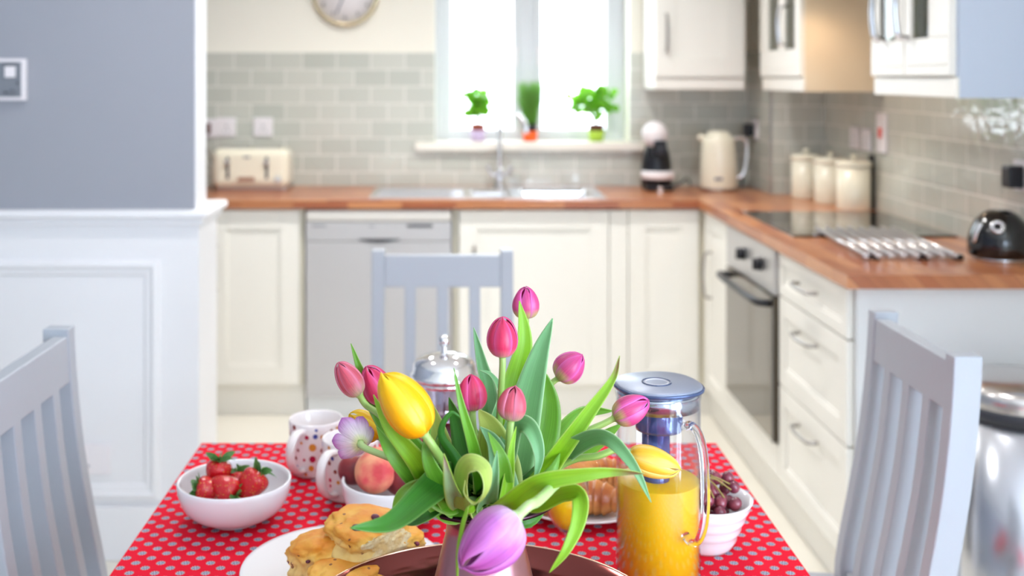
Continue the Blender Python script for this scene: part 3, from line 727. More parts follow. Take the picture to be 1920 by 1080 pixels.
# control unit on the grey partition
v = P(-30, 149, D0)
c = thing('heating_control', 'grey-faced heating control with white surround on the grey partition wall', 'thermostat', (v.x, D0, v.z))
hw = (52+30)/ (F/D0)
obj('surround', B((-hw, hw, -.022, -.0005, -.060, .060)), M['plastic_white'], c, bevel=.003)
obj('face', B((-hw+.01, hw-.010, -.025, -.021, -.050, .050)), M['grey_panel'], c)
obj('button', B((hw-.055, hw-.025, -.030, -.024, .006, .038)), M['plastic_white'], c, bevel=.002)
bm = B((hw-.060, hw-.024, -.026, -.0245, .040, .044), (-hw+.02, hw-.08, -.026, -.0245, -.012, -.008), (hw-.022, hw-.017, -.026, -.0245, -.014, -.006), (-hw+.02, hw-.085, -.026, -.0245, .022, .030))
obj('markings', bm, M['rug_print'], c)
bm = bmesh.new(); lathe(bm, [(.007,-.0005),(.009,-.0005),(.009,.0005),(.007,.0005),(.007,-.0005)], (0,0,0), 20); bmesh.ops.rotate(bm, verts=bm.verts, cent=(0,0,0), matrix=Matrix.Rotation(PI/2, 3, 'X')); bmesh.ops.translate(bm, verts=bm.verts, vec=(hw-.036, -.0255, -.038))
box(bm, hw-.058, hw-.050, -.026, -.0245, -.041, -.034); obj('symbols', bm, M['rug_print'], c)
# clock
cc = P(648, -13, DB); R = .155
c = thing('wall_clock', 'round white-faced wall clock with a pale brass rim above the tiles', 'clock', (cc.x, DB-.001, cc.z))
def ylathe(prof, seg=48):
    bm = bmesh.new(); lathe(bm, prof, (0,0,0), seg); bmesh.ops.rotate(bm, verts=bm.verts, cent=(0,0,0), matrix=Matrix.Rotation(PI/2, 3, 'X')); return bm
obj('face', ylathe([(0, .001), (R-.018, .001), (R-.018, .018), (0, .018)]), M['plastic_white'], c)
obj('rim', ylathe([(R-.018, .0), (R, .0), (R+.002, .018), (R-.002, .034), (R-.012, .040), (R-.018, .034), (R-.018, .0)]), mat('brass_pale', (214, 200, 166), .25, metal=.7), c)
Rx = Matrix.Rotation(PI/2, 3, 'X')
for k in range(1, 13):
    a = PI/2-k*PI/6
    text('numeral', str(k), .030, ((R-.040)*math.cos(a), -.0195, (R-.040)*math.sin(a)), Rx, M['rug_print'], c, world=False)
def hand(ang, ln, wd):
    bm = bmesh.new(); box(bm, -wd, wd, -.0215, -.0205, -.015, ln); bmesh.ops.rotate(bm, verts=bm.verts, cent=(0,0,0), matrix=Matrix.Rotation(ang, 3, 'Y')); return bm
obj('minute_hand', hand(math.radians(203), .105, .0035), M['grey_panel'], c)
obj('hour_hand', hand(math.radians(312), .065, .004), M['grey_panel'], c)

# ================================================================== ON THE WORKTOP
def rbox_mesh(x0, x1, y0, y1, z0, z1): return B((x0, x1, y0, y1, z0, z1))
# toaster
tx = (475-CX)/F*4.86
c = thing('toaster', 'cream four-slot toaster on the worktop beside the partition', 'toaster', (tx, 4.86, WT))
bm = B((-.168, .168, -.09, .09, .012, .185)); o = obj('body', bm, M['cream_enamel'], c); b_ = o.modifiers.new('b', 'BEVEL'); b_.width = .035; b_.segments = 6
obj('base', B((-.150, .150, -.075, .075, 0, .014)), M['chrome'], c, bevel=.004)
for x in (-.095, .075):
    obj('lever_slot', B((x-.006, x+.006, -.0925, -.0885, .055, .150)), M['dark_grey'], c)
    obj('lever', B((x-.012, x+.012, -.108, -.0915, .120, .138)), M['chrome'], c, bevel=.003)
obj('front_plate', B((-.075, .055, -.0922, -.0895, .045, .155)), M['cream_enamel'], c, bevel=.002)
obj('badge', B((-.052, .022, -.0945, -.0918, .045, .063)), M['brown_badge'], c)
obj('logo_plate', B((-.028, .004, -.0945, -.0918, .146, .153)), M['grey_panel'], c)
obj('bread_slots', B(*[(x-.055, x+.055, y-.012, y+.012, .183, .188) for x in (-.07, .07) for y in (-.035, .035)]), M['chrome'], c)
bm = bmesh.new(); disc(bm, (.125, -.090, .055), .014, '-y', .014); obj('dial', bm, M['chrome'], c)
# coffee machine
c = thing('coffee_machine', 'black capsule coffee machine with a white domed head', 'coffee machine', ((1232-CX)/F*4.84, 4.84, WT))
bm = bmesh.new(); lathe(bm, [(0,0),(.060,0),(.066,.01),(.068,.05),(.066,.11),(.058,.16),(.044,.20),(.038,.225),(0,.228)], (0,.02,0), 36); obj('body', bm, M['black'], c)
bm = bmesh.new(); bmesh.ops.create_uvsphere(bm, u_segments=32, v_segments=20, radius=.058); bmesh.ops.translate(bm, verts=bm.verts, vec=(-.010, -.005, .245)); obj('head', bm, M['plastic_white'], c, smooth=True)
obj('nozzle_block', B((-.024, .030, -.075, -.02, .155, .222)), M['black'], c, bevel=.008)
bm = bmesh.new(); lathe(bm, [(0,.052),(.070,.052),(.074,.056),(.074,.080),(.070,.085),(0,.085)], (0,-.02,0), 36); obj('drip_tray', bm, M['plastic_white'], c)
obj('base', B((-.060, .060, -.075, .07, 0, .03)), M['black'], c, bevel=.012)
bm = bmesh.new(); disc(bm, (0,-.0765,.010), .012, 'y', .004); obj('foot_badge', bm, M['chrome'], c)
bm = bmesh.new(); tube(bm, smoothpath([(.055,.05,.008),(.11,.06,.02),(.14,.05,.045),(.165,.08,.02),(.17,.12,.008)], 6), .0045, 8); tag(obj('power_cable', bm, M['black']), 'black cable looping on the worktop between coffee machine and kettle', 'cable').location = c.location
# kettle
c = thing('kettle', 'cream jug kettle in the worktop corner', 'kettle', ((1347-CX)/F*4.83, 4.83, WT))
bm = bmesh.new(); lathe(bm, [(0,.012),(.079,.012),(.081,.02),(.079,.12),(.074,.20),(.068,.235),(.060,.243),(0,.244)], (0,0,0), 40); obj('body', bm, M['cream_enamel'], c)
bm = bmesh.new(); lathe(bm, [(0,0),(.078,0),(.080,.010),(.078,.012),(0,.012)]); obj('power_base', bm, M['pewter'], c)
bm = bmesh.new(); lathe(bm, [(.052,.243),(.050,.256),(.030,.262),(0,.263)], (0,0,0)); obj('lid', bm, M['cream_enamel'], c)
bm = bmesh.new(); tube(bm, smoothpath([(.066,-.01,.225),(.100,-.012,.232),(.122,-.012,.205),(.120,-.012,.13),(.104,-.012,.07),(.079,-.01,.055)], 6), .009, 10); obj('handle', bm, M['chrome'], c)
bm = bmesh.new()
for q in (.05, .2): pass
tube(bm, smoothpath([(-.060,0,.222),(-.082,0,.236),(-.088,0,.242)], 3), [.018-.0012*i for i in range(7)], 10); obj('spout', bm, M['cream_enamel'], c)
obj('badge', B((-.035, .000, -.0815, -.074, .050, .062)), M['grey_panel'], c)
# canisters
def canister(label, x, y, r, h, g='cream storage canisters'):
    c = thing('canister', label, 'canister', (x, y, WT), group=g)
    bm = bmesh.new(); lathe(bm, [(0,0),(r-.002,0),(r,.003),(r,h*.80),(0,h*.80)], (0,0,0), 40); obj('body', bm, M['cream_enamel'], c)
    bm = bmesh.new(); lathe(bm, [(r+.001,h*.78),(r+.003,h*.79),(r+.003,h*.87),(r-.002,h*.89),(r*.5,h*.91),(0,h*.915)], (0,0,0), 40); l = obj('lid', bm, M['cream_enamel'], c)
    bm = bmesh.new(); lathe(bm, [(.008,h*.905),(.006,h*.94),(.014,h*.965),(.013,h),(0,h+.003)], (0,0,0), 20); obj('knob', bm, M['cream_enamel'], l)
canister('largest and nearest cream lidded canister behind the hob', 1.503, 4.135, .063, .205)
canister('middle cream lidded canister behind the hob', 1.488, 4.345, .063, .20)
canister('farthest cream lidded canister, next to the tiled box-out', 1.452, 4.535, .060, .20)
bm = B((-.004, .004, -.022, .022, 0, .205)); o = tag(obj('dark_strip', bm, M['charcoal'], bevel=.002), 'narrow dark slate strip standing against the right wall beside the largest canister', 'chopping board'); o.location = (XR-t-.0055, 4.135, WT)  # thin dark upright strip beside the nearest canister
# trivet rack of steel bars
bx, by_ = 1.245, 3.215
c = thing('trivet_rack', 'slatted steel trivet rack of parallel bars lying on the worktop', 'trivet', (bx, by_, WT))
for k in range(8):
    x = -.118+k*.0345; bm = bmesh.new()
    tube(bm, [(x-.020, -.262, .018), (x+.020, .262, .018)], .0075, 12); obj('bar', bm, M['chrome'] if False else M['steel'], c)
for y in (-.20, .20):
    obj('crossbar', B((-.125, .150, y-.008, y+.008, .004, .012)), M['steel'], c)
for y in (-.22, .20):
    for x in (-.10, .035, .13): obj('foot', B((x-.010, x+.010, y-.012, y+.012, 0, .012)), M['black'], c)
# small domed appliance at the right edge
c = thing('domed_appliance', 'small glossy black domed appliance with a chrome ring, at the right edge of the worktop', 'kitchen appliance', (1.487, 2.99, WT))
RD = .082
bm = bmesh.new(); lathe(bm, [(0,.010),(RD-.004,.010),(RD,.016),(RD,.05),(RD-.006,.080),(RD-.018,.105),(RD-.036,.124),(.028,.135),(0,.138)], (0,0,0), 48); obj('body', bm, M['black_gloss'], c)
bm = bmesh.new(); cen = Vector((-.036,-.060,.096)); nn = Vector((-.30,-.86,.42)).normalized(); a_ = nn.cross(Vector((0,0,1))).normalized(); b_ = nn.cross(a_)
tube(bm, [cen+nn*.004+a_*.0135*math.cos(2*PI*k/28)+b_*.0135*math.sin(2*PI*k/28) for k in range(28)], .0052, 10, closed=True); obj('chrome_ring', bm, M['chrome'], c)
bm = bmesh.new(); tube(bm, smoothpath([(-.066,-.035,.104),(-.078,-.032,.080),(-.083,-.028,.052)], 5), .0055, 10); obj('chrome_strip', bm, M['chrome'], c)
bm = bmesh.new(); lathe(bm, [(0,0),(RD-.012,0),(RD-.010,.006),(RD-.012,.011),(0,.011)], (0,0,0), 40); obj('base', bm, M['chrome'], c)

# ---- herbs on the window sill
def herb_leaf(bm, base, tip, wdt, lift=.3):
    base, tip = Vector(base), Vector(tip); ax = tip-base
    s = ax.cross(Vector((random.uniform(-1,1), -1, random.uniform(-.5,.9)))).normalized()*wdt
    up = ax.cross(s).normalized()*wdt*lift; uvl = bm.loops.layers.uv.verify()
    row = []
    for t_, w_ in ((0,.1),(.25,.8),(.55,1),(.82,.6),(1,.02)):
        p = base+ax*t_+up*math.sin(PI*t_)*.6; row.append((bm.verts.new(p-s*w_+up*.4*w_), bm.verts.new(p), bm.verts.new(p+s*w_+up*.4*w_)))
    for i in range(4):
        for j in range(2):
            f = bm.faces.new((row[i][j], row[i][j+1], row[i+1][j+1], row[i+1][j])); f.smooth = True
            for l in f.loops: l[uvl].uv = (.5, i/4)
SZ = 1.090; DS = 5.10
def pot(c, r0, r1, h, m, rimm, band=.35):
    bm = bmesh.new(); lathe(bm, [(0,0),(r0,0),(r1,h),(r1-.003,h),(r1-.004,h-.006),(0,h-.006)], (0,0,0), 28); obj('outer_pot', bm, m, c)
    bm = bmesh.new(); lathe(bm, [(0,h-.006),(r1-.006,h-.006),(r1-.003,h+.028),(r1+.001,h+.030),(r1-.005,h+.030),(r1-.007,h+.020),(0,h+.020)], (0,0,0), 28); p = obj('grow_pot', bm, rimm, c)
    bm = bmesh.new(); lathe(bm, [(0,h+.0205),(r1-.008,h+.0205),(r1-.009,h+.023),(0,h+.024)], (0,0,0), 20); obj('soil', bm, M['soil'], p)
def bushy(c, z0, n, rx, zlo, zhi, lw, ll, cx=0, m='herb'):
    bm = bmesh.new(); st = bmesh.new()
    for i in range(n):
        a = random.uniform(0, 2*PI); rr = math.sqrt(random.random())
        zz = random.uniform(zlo, zhi); e = Vector((cx+rx*rr*math.cos(a), .6*rx*rr*math.sin(a), zz))
        if i % 3 == 0: tube(st, smoothpath([(0,0,z0),(e.x*.35, e.y*.35, z0+(zz-z0)*.6), e], 3), .0014, 5)
        for q in range(3):
            dv = Vector((random.uniform(-1,1), random.uniform(-1,1), random.uniform(-.4,.7))).normalized()*ll
            herb_leaf(bm, e, e+dv, lw)
    obj('stems', st, M['stem'], c); obj('foliage', bm, M[m], c)
c = thing('potted_herb', 'small leafy herb in a lilac pot at the left of the window sill', 'potted plant', ((896-CX)/F*DS, DS, SZ))
pot(c, .030, .037, .052, M['lilac_pot'], M['terracotta']); bushy(c, .075, 40, .052, .120, .225, .017, .036)
c = thing('potted_chives', 'dense chives in an orange pot on the middle of the window sill', 'potted plant', ((994-CX)/F*DS, DS, SZ))
pot(c, .030, .036, .048, M['orange_pot'], M['dark_grey'])
bm = bmesh.new()
for i in range(420):
    a = random.uniform(0, 2*PI); r_ = .026*math.sqrt(random.random()); x, y = r_*math.cos(a), r_*math.sin(a); hgt = random.uniform(.13, .22)
    tube(bm, smoothpath([(x, y, .068), (x*1.6, y*1.6, .068+hgt*.6), (x*(2.2+random.random()*.5)+random.uniform(-.01,.01), y*2.2, .068+hgt)], 3), [.0016,.0016,.0015,.0014,.0013,.001,.0006], 4)
obj('foliage', bm, M['chive'], c)
c = thing('potted_herb', 'wide leafy herb in a lime green pot at the right of the window sill', 'potted plant', ((1118-CX)/F*DS, DS, SZ))
pot(c, .030, .040, .050, M['lime_pot'], M['brown_pot']); bushy(c, .075, 46, .100, .110, .240, .019, .040, cx=-.022)

# ================================================================== PEDAL BIN
c = thing('pedal_bin', 'stainless steel bin with black band in front of the white end panel', 'bin', (1.338, 2.585, 0))
bm = bmesh.new(); lathe(bm, [(0,0),(.145,0),(.150,.01),(.150,.60),(.0,.60)], (0,0,0), 48); obj('body', bm, M['steel'] if False else mat('bin_steel', (205, 208, 216), .22, metal=.95), c)
bm = bmesh.new(); lathe(bm, [(.151,.598),(.156,.600),(.156,.626),(.151,.628)], (0,0,0), 48); obj('band', bm, M['dark_grey'], c)
bm = bmesh.new(); lathe(bm, [(.153,.626),(.155,.640),(.152,.662),(.140,.672),(.10,.682),(0,.688)], (0,0,0), 48); obj('lid', bm, mat('bin_lid', (210, 206, 204), .2, metal=.95), c)
obj('pedal', B((-.03, .03, -.20, -.14, .01, .025)), M['black'], c)

# ================================================================== TABLE AND CHAIRS
TZ_ = .735      # top of the cloth
tx0, tx1, ty0, ty1 = -.452, .462, .45, 1.950
c = thing('dining_table', 'rectangular dining table hidden under the red printed cloth', 'table', ((tx0+tx1)/2, (ty0+ty1)/2, 0))
hx, hy = (tx1-tx0)/2-.003, (ty1-ty0)/2-.003
obj('tabletop', B((-hx, hx, -hy, hy, .705, .732)), M['wood_in'], c, bevel=.003)
bm = bmesh.new(); lathe(bm, [(0,.03),(.06,.03),(.055,.12),(.045,.35),(.055,.60),(.09,.690),(.09,.7045),(0,.7045)], (0,0,0), 32); obj('pedestal', bm, M['wood_in'], c)
obj('base', B((-.05, .05, -.50, .50, 0, .045)), M['wood_in'], c, bevel=.008)
# cloth: thin sheet over the top and a short drop
bm = bmesh.new(); uvl = bm.loops.layers.uv.verify()
nx, ny, drop = 60, 90, .20
def clothpt(u, v):
    # u,v in metres measured on the cloth, origin at table centre
    X, Y = (tx1-tx0)/2+.002, (ty1-ty0)/2+.002
    cx_, cy_ = (tx0+tx1)/2, (ty0+ty1)/2
    ox, oy = max(abs(u)-X, 0), max(abs(v)-Y, 0)
    x = math.copysign(min(abs(u), X), u); y = math.copysign(min(abs(v), Y), v)
    z = TZ_
    dd = max(ox, oy)
    if dd > 0:
        z = TZ_-dd
        x += math.copysign(min(ox, .004)+.0+ (0.004 if ox>0 else 0), u) if ox > 0 else 0
        y += math.copysign(min(oy, .004)+ (0.004 if oy>0 else 0), v) if oy > 0 else 0
        wv = .006*math.sin(u*24)*min(1, dd*10) if oy > ox else .006*math.sin(v*22)*min(1, dd*10)
        if oy > ox: y += abs(wv)
        else: x += math.copysign(abs(wv), u)
    return (cx_+x, cy_+y, z)
def rng(half, n):
    inner = [-half+2*half*i/n for i in range(n+1)]
    edge = [half+drop*k/6 for k in range(1, 7)]
    return [-e for e in reversed(edge)]+inner+edge
us = rng((tx1-tx0)/2+.002, 30); vs_ = rng((ty1-ty0)/2+.002, 40)
g = [[bm.verts.new(clothpt(u, v)) for v in vs_] for u in us]
for i in range(len(us)-1):
    for j in range(len(vs_)-1):
        f = bm.faces.new((g[i][j], g[i+1][j], g[i+1][j+1], g[i][j+1])); f.smooth = False
        for l, (a, b) in zip(f.loops, ((i,j),(i+1,j),(i+1,j+1),(i,j+1))): l[uvl].uv = (us[a], vs_[b])
tag(obj('tablecloth', bm, M['cloth']), 'red cotton tablecloth printed with small grey flower medallions', 'tablecloth')

def back_y(z):   # side profile of the chair back, metres behind the seat rear
    pts = [(0, .055), (.25, .018), (.45, .0), (.54, .015), (.60, .028), (.722, .050), (.85, .064), (.96, .070)]
    for (a, ya), (b, yb) in zip(pts, pts[1:]):
        if a <= z <= b:
            t_ = (z-a)/(b-a); t_ = t_; return ya+(yb-ya)*t_
    return pts[-1][1]
def bentbar(x0, x1, za, zb, dep, n=22, yoff=0.0):
    """vertical bar following the back profile; x0..x1 across, dep front to back"""
    bm = bmesh.new(); rings = []
    def sy(z):   # smooth profile
        return sum(back_y(min(max(z+k*.02, 0), .96)) for k in (-2,-1,0,1,2))/5
    for i in range(n+1):
        z = za+(zb-za)*i/n; y = sy(z)+yoff
        rings.append([bm.verts.new((x0, y-dep/2, z)), bm.verts.new((x1, y-dep/2, z)), bm.verts.new((x1, y+dep/2, z)), bm.verts.new((x0, y+dep/2, z))])
    for a, b in zip(rings, rings[1:]):
        for k in range(4): bm.faces.new((a[k], a[(k+1)%4], b[(k+1)%4], b[k]))
    bm.faces.new(rings[0]); bm.faces.new(rings[-1])
    return bm
def make_chair(label, loc, rz):
    c = thing('dining_chair', label, 'chair', loc, rz, 'grey painted dining chairs')
    CW = .163; top = .95
    for s_ in (-1, 1):
        obj('back_post', bentbar(s_*CW-.016, s_*CW+.016, 0, top, .046), M['chair'], c, bevel=.003)
    r_ = bentbar(-CW+.016, CW-.016, .858, .938, .026, 4, -.008); obj('top_rail', r_, M['chair'], c, bevel=.003)
    for k in (-1, 0, 1):
        x = k*.0815; obj('back_slat', bentbar(x-.014, x+.014, .455, .862, .034, 18, -.004), M['chair'], c, bevel=.002)
    obj('lower_rail', bentbar(-CW+.016, CW-.016, .435, .465, .026, 3), M['chair'], c, bevel=.002)
    bm = bmesh.new()      # seat, wider at the front, slightly dished
    n = 10; top_v = []; bot_v = []
    for i in range(n+1):
        rowt = []; rowb = []
        for j in range(n+1):
            v = j/n; y = -.02-.40*v; wd = .178+.035*min(1, v*1.4); u = -1+2*i/n
            z = .450-.006*(1-u*u)*math.sin(PI*v)
            rowt.append(bm.verts.new((u*wd, y, z))); rowb.append(bm.verts.new((u*wd, y, .425)))
        top_v.append(rowt); bot_v.append(rowb)
    for i in range(n):
        for j in range(n):
            bm.faces.new((top_v[i][j], top_v[i+1][j], top_v[i+1][j+1], top_v[i][j+1])); bm.faces.new((bot_v[i][j], bot_v[i][j+1], bot_v[i+1][j+1], bot_v[i+1][j]))
    for i in range(n):
        bm.faces.new((top_v[i][0], bot_v[i][0], bot_v[i+1][0], top_v[i+1][0])); bm.faces.new((top_v[i][n], top_v[i+1][n], bot_v[i+1][n], bot_v[i][n]))
        bm.faces.new((top_v[0][i], top_v[0][i+1], bot_v[0][i+1], bot_v[0][i])); bm.faces.new((top_v[n][i], bot_v[n][i], bot_v[n][i+1], top_v[n][i+1]))
    obj('seat', bm, M['chair'], c, bevel=.004)
    for s_ in (-1, 1): obj('leg', B((s_*.178-.018, s_*.178+.018, -.405, -.369, 0, .426)), M['chair'], c, bevel=.003)
    obj('apron', B((-.165, .165, -.395, -.377, .37, .426), (-.187, -.169, -.37, -.02, .37, .426), (.169, .187, -.37, -.02, .37, .426)), M['chair'], c)
    return c
make_chair('grey painted slat-back chair at the far end of the table, facing the camera', ((830-CX)/F*2.80, 2.715, 0), 0)
make_chair('grey painted slat-back chair on the right side, in front of the bin', (.735, 1.893, 0), -PI/2)
make_chair('grey painted slat-back chair at the left edge before the panelled partition', (-.628, 1.755, 0), PI/2)

# ================================================================== TABLEWARE
JX, JY = .030, 1.175                       # the copper jug and its tray stand here
TT = TZ_+.0006
# ---- copper tray
c = thing('copper_tray', 'large round copper tray with flared rim carrying the tulip jug', 'tray', (JX, JY, TT))
bm = bmesh.new(); lathe(bm, [(0,0),(.150,0),(.165,.008),(.190,.040),(.203,.0625),(.2055,.0635),(.2055,.0655),(.202,.0655),(.187,.043),(.162,.0115),(.148,.0045),(0,.004)], (0,0,0), 96); obj('tray', bm, M['copper'], c)
bm = bmesh.new(); tube(bm, [(.2045*math.cos(2*PI*k/96), .2045*math.sin(2*PI*k/96), .0652) for k in range(96)], .0013, 8, closed=True); obj('rim', bm, M['copper_rim'], c)
# ---- copper jug
c = thing('copper_jug', 'dusky copper jug with dark flared rim holding the tulips', 'jug', (JX, JY, TT+.0045))
prof = [(0,0),(.072,0),(.074,.004),(.070,.03),(.058,.09),(.047,.135),(.041,.160),(.0395,.172),(.044,.183),(.060,.193),(.080,.2010)]
inner = [(.078,.2035),(.058,.196),(.041,.187),(.037,.172),(.038,.15),(.05,.09),(.06,.03),(0,.02)]
def spout(t_):   # the rim widens slightly to one side
    return 1.0
bm = bmesh.new(); lathe(bm, prof+inner, (0,0,0), 64); obj('body', bm, M['copper_jug'], c)
bm = bmesh.new(); lathe(bm, [(.050,.1880),(.066,.1945),(.080,.1998),(.0820,.2030),(.079,.2046),(.060,.1985),(.050,.1935)], (0,0,0), 64); obj('rim', bm, M['dark_rim'], c)
# ---- bowls
def bowl(label, x, y, r, h, foot, name='bowl', ridges=False, group=None):
    c = thing(name, label, 'bowl', (x, y, TT), group=group)
    if ridges:
        prof = [(0,.0),(foot,0),(foot+.003,.004)]
        n = 4
        for k in range(n):
            a = foot+.004+(r-foot-.006)*k/n; b = foot+.004+(r-foot-.006)*(k+1)/n; z0 = .006+(h-.010)*k/n; z1 = .006+(h-.010)*(k+1)/n
            prof += [(a, z0), ((a+b)/2+.0014, (z0+z1)/2), (b-.0008, z1-.0008)]
        prof += [(r,h-.002),(r+.0006,h),(r-.003,h)]+[(r-.006-(r-foot-.006)*k/8, h-.004-(h-.012)*(k/8)) for k in range(1, 9)]+[(0,.007)]
    else:
        prof = [(0,.002),(foot-.003,.002),(foot-.002,0),(foot,0),(foot,.005)]
        for k in range(1, 13):
            a = k/12*PI/2; prof.append((foot+.002+(r-foot-.002)*math.sin(a)**.85, .006+(h-.006)*(1-math.cos(a))**.95))
        prof += [(r-.0015,h+.0012),(r-.004,h)]
        for k in range(11, 0, -1):
            a = k/12*PI/2; prof.append((max(foot-.004+(r-foot)*math.sin(a)**.85,.01), .010+(h-.010)*(1-math.cos(a))**.95))
        prof.append((0,.009))
    bm = bmesh.new(); lathe(bm, prof, (0,0,0), 64); obj('bowl', bm, M['ceramic'], c); return c
bowl('white footed bowl of strawberries on the left of the table', -.327, 1.613, .083, .060, .038)
bowl('white bowl of peaches beside the mugs, behind the scones', -.094, 1.600, .073, .066, .036)
bowl('white ridged bowl of red grapes at the right end of the table', .346, 1.525, .066, .068, .036, ridges=True)
# ---- strawberries
def straw_mat():
    m = mat('strawberry_red', (206, 22, 34), .22, coat=.4, sss=.1)
    nt = m.node_tree; b = nt.nodes['Principled BSDF']; tcn = nt.nodes.new('ShaderNodeTexCoord')
    v = nt.nodes.new('ShaderNodeTexVoronoi'); v.inputs['Scale'].default_value = 300; nt.links.new(tcn.outputs['Object'], v.inputs['Vector'])
    r = nt.nodes.new('ShaderNodeValToRGB'); r.color_ramp.elements[0].position = .14; r.color_ramp.elements[0].color = srgb(226, 170, 70); r.color_ramp.elements[1].position = .24; r.color_ramp.elements[1].color = srgb(200, 18, 30)
    nt.links.new(v.outputs['Distance'], r.inputs[0]); nt.links.new(r.outputs[0], b.inputs['Base Color'])
    bp = nt.nodes.new('ShaderNodeBump'); bp.inputs['Strength'].default_value = .5; bp.inputs['Distance'].default_value = .0012
    nt.links.new(v.outputs['Distance'], bp.inputs['Height']); nt.links.new(bp.outputs[0], b.inputs['Normal']); return m
M['straw'] = straw_mat()
def strawberry(label, pos, axis, size, leafy=1.0):
    """axis = direction from tip to crown"""
    size *= 1.12
    c = thing('strawberry', label, 'strawberry', pos, group='strawberries in the bowl')
    q = Vector(axis).normalized().to_track_quat('Z', 'Y').to_matrix()
    bm = bmesh.new(); s = size
    prof = [(0,-.62),(.10,-.60),(.24,-.48),(.37,-.25),(.46,0),(.49,.18),(.45,.33),(.32,.42),(.14,.44),(0,.43)]
    lathe(bm, [(r*s, z*s) for r, z in prof], (0,0,0), 24)
    for v in bm.verts:
        v.co.x *= 1+.05*math.sin(v.co.z*300+pos[0]*90); 
    bmesh.ops.rotate(bm, verts=bm.verts, cent=(0,0,0), matrix=q); obj('fruit', bm, M['straw'], c, subsurf=1)
    bm = bmesh.new(); n = 9
    for k in range(n):
        a = 2*PI*k/n+random.uniform(-.2,.2); L = s*random.uniform(.42,.60)*leafy
        base = Vector((0,0,.43*s)); tip = Vector((L*math.cos(a), L*math.sin(a), (.43+random.uniform(-.02,.34))*s))
        herb_leaf(bm, base, tip, s*.13, .5)
    bmesh.ops.rotate(bm, verts=bm.verts, cent=(0,0,0), matrix=q); cal = obj('calyx', bm, M['calyx'], c)
    bm = bmesh.new(); tube(bm, [(0,0,.42*s),(0,.02*s,.62*s)], .0011, 6); bmesh.ops.rotate(bm, verts=bm.verts, cent=(0,0,0), matrix=q); obj('stalk', bm, M['stem'], cal)
SB = (-.327, 1.613)
for lab, px, py, d, ax, s_ in (
    ('strawberry at the back left on top, its green crown upwards', 409, 886, 1.615, (.15,.1,1), .036),
    ('strawberry at the left front of the bowl with crown to the left', 390, 917, 1.585, (-.9,-.1,.15), .034),
    ('strawberry in the front middle of the bowl lying on its side', 424, 916, 1.580, (.55,-.2,-.3), .037),
    ('plump strawberry at the right of the bowl, crown pointing up right', 473, 907, 1.590, (.55,.3,.75), .040),
    ('strawberry half hidden behind the plump right one', 447, 909, 1.618, (-.2,.5,.8), .035),
    ('strawberry at the bottom left under the crowned top one', 398, 934, 1.615, (-.2,.8,.2), .034),
    ('strawberry at the bottom of the pile in the middle of the bowl', 440, 936, 1.612, (.3,.9,.1), .034)):
    strawberry(lab, P(px, py, d), ax, s_)
# ---- peaches and plums
def fruit_mat(name, a, b_, rough):
    m = mat(name, a, rough, sss=.1, rgb2=b_, nscale=26); return m
M['peach'] = fruit_mat('peach_skin', (238, 158, 120), (216, 76, 80), .6); M['nect'] = fruit_mat('nectarine_skin', (150, 52, 52), (112, 34, 44), .35)
def peach(label, pos, r, m, ax=(0,-1,.2)):
    bm = bmesh.new(); bmesh.ops.create_uvsphere(bm, u_segments=40, v_segments=24, radius=r)
    for v in bm.verts:
        t_ = math.atan2(v.co.y, v.co.x); rr = math.hypot(v.co.x, v.co.y)/r; z = v.co.z/r
        crease = math.exp(-(t_/.22)**2)*.07*rr
        v.co *= 1-crease; v.co.z *= .92
        if z > .8: v.co.z -= (z-.8)*r*.75
        if z < -.9: v.co.z += (-.9-z)*r*.4
    q = Vector(ax).normalized().to_track_quat('Z', 'Y').to_matrix()
    bmesh.ops.rotate(bm, verts=bm.verts, cent=(0,0,0), matrix=q)
    o = tag(obj('peach' if m == 'peach' else 'nectarine', bm, M[m], smooth=True), label, 'fruit', 'stone fruit in the bowl'); o.location = pos
peach('rosy peach at the front of the fruit bowl below the open violet tulip', P(703, 885, 1.590), .030, 'peach', (-.15,-1,.25))
peach('dark nectarine at the left rim of the fruit bowl', P(664, 880, 1.625), .025, 'nect', (0,.3,1))
peach('dark nectarine at the right of the fruit bowl partly behind tulip leaves', P(752, 896, 1.610), .027, 'nect', (.3,-.2,1))
peach('peach lying at the back of the fruit bowl behind the rosy one', P(716, 866, 1.645), .027, 'peach', (.1,.4,1))
# ---- grapes
M['grape'] = mat('grape_skin', (104, 44, 62), .22, coat=.3, sss=.15, rgb2=(140, 62, 76), nscale=30)
c = thing('grape_bunch', 'bunch of dark red grapes with woody stalks in the ridged white bowl', 'grapes', (.346, 1.525, TT+.058))
pts = []; random.seed(11)
tries = 0
while len(pts) < 52 and tries < 40000:
    tries += 1
    a = random.uniform(0, 2*PI); rr = .052*math.sqrt(random.random()); z = random.uniform(-.034, .034)
    if z < 0: rr = min(rr, .043+z*.35)
    if z > 0: rr *= 1-z*9
    x, y = rr*math.cos(a), rr*math.sin(a)
    if z > .0 and x < 0: z = min(z+.0, .034)
    if all((x-q[0])**2+(y-q[1])**2+(z-q[2])**2 > .0142**2 for q in pts): pts.append((x, y, z))
gm = None
for x, y, z in pts:
    if gm is None:
        bm = bmesh.new(); bmesh.ops.create_uvsphere(bm, u_segments=20, v_segments=14, radius=.0086)
        for v in bm.verts: v.co.z *= 1.15
        g0 = obj('grape', bm, M['grape'], c, smooth=True); gm = g0.data; g0.location = (x, y, z)
    else:
        g0 = bpy.data.objects.new('grape', gm); C.objects.link(g0); g0.parent = c; g0.location = (x, y, z)
    g0.rotation_euler = (random.uniform(-.9,.9), random.uniform(-.9,.9), 0)
M['stalk'] = mat('grape_stalk', (150, 128, 70), .6)
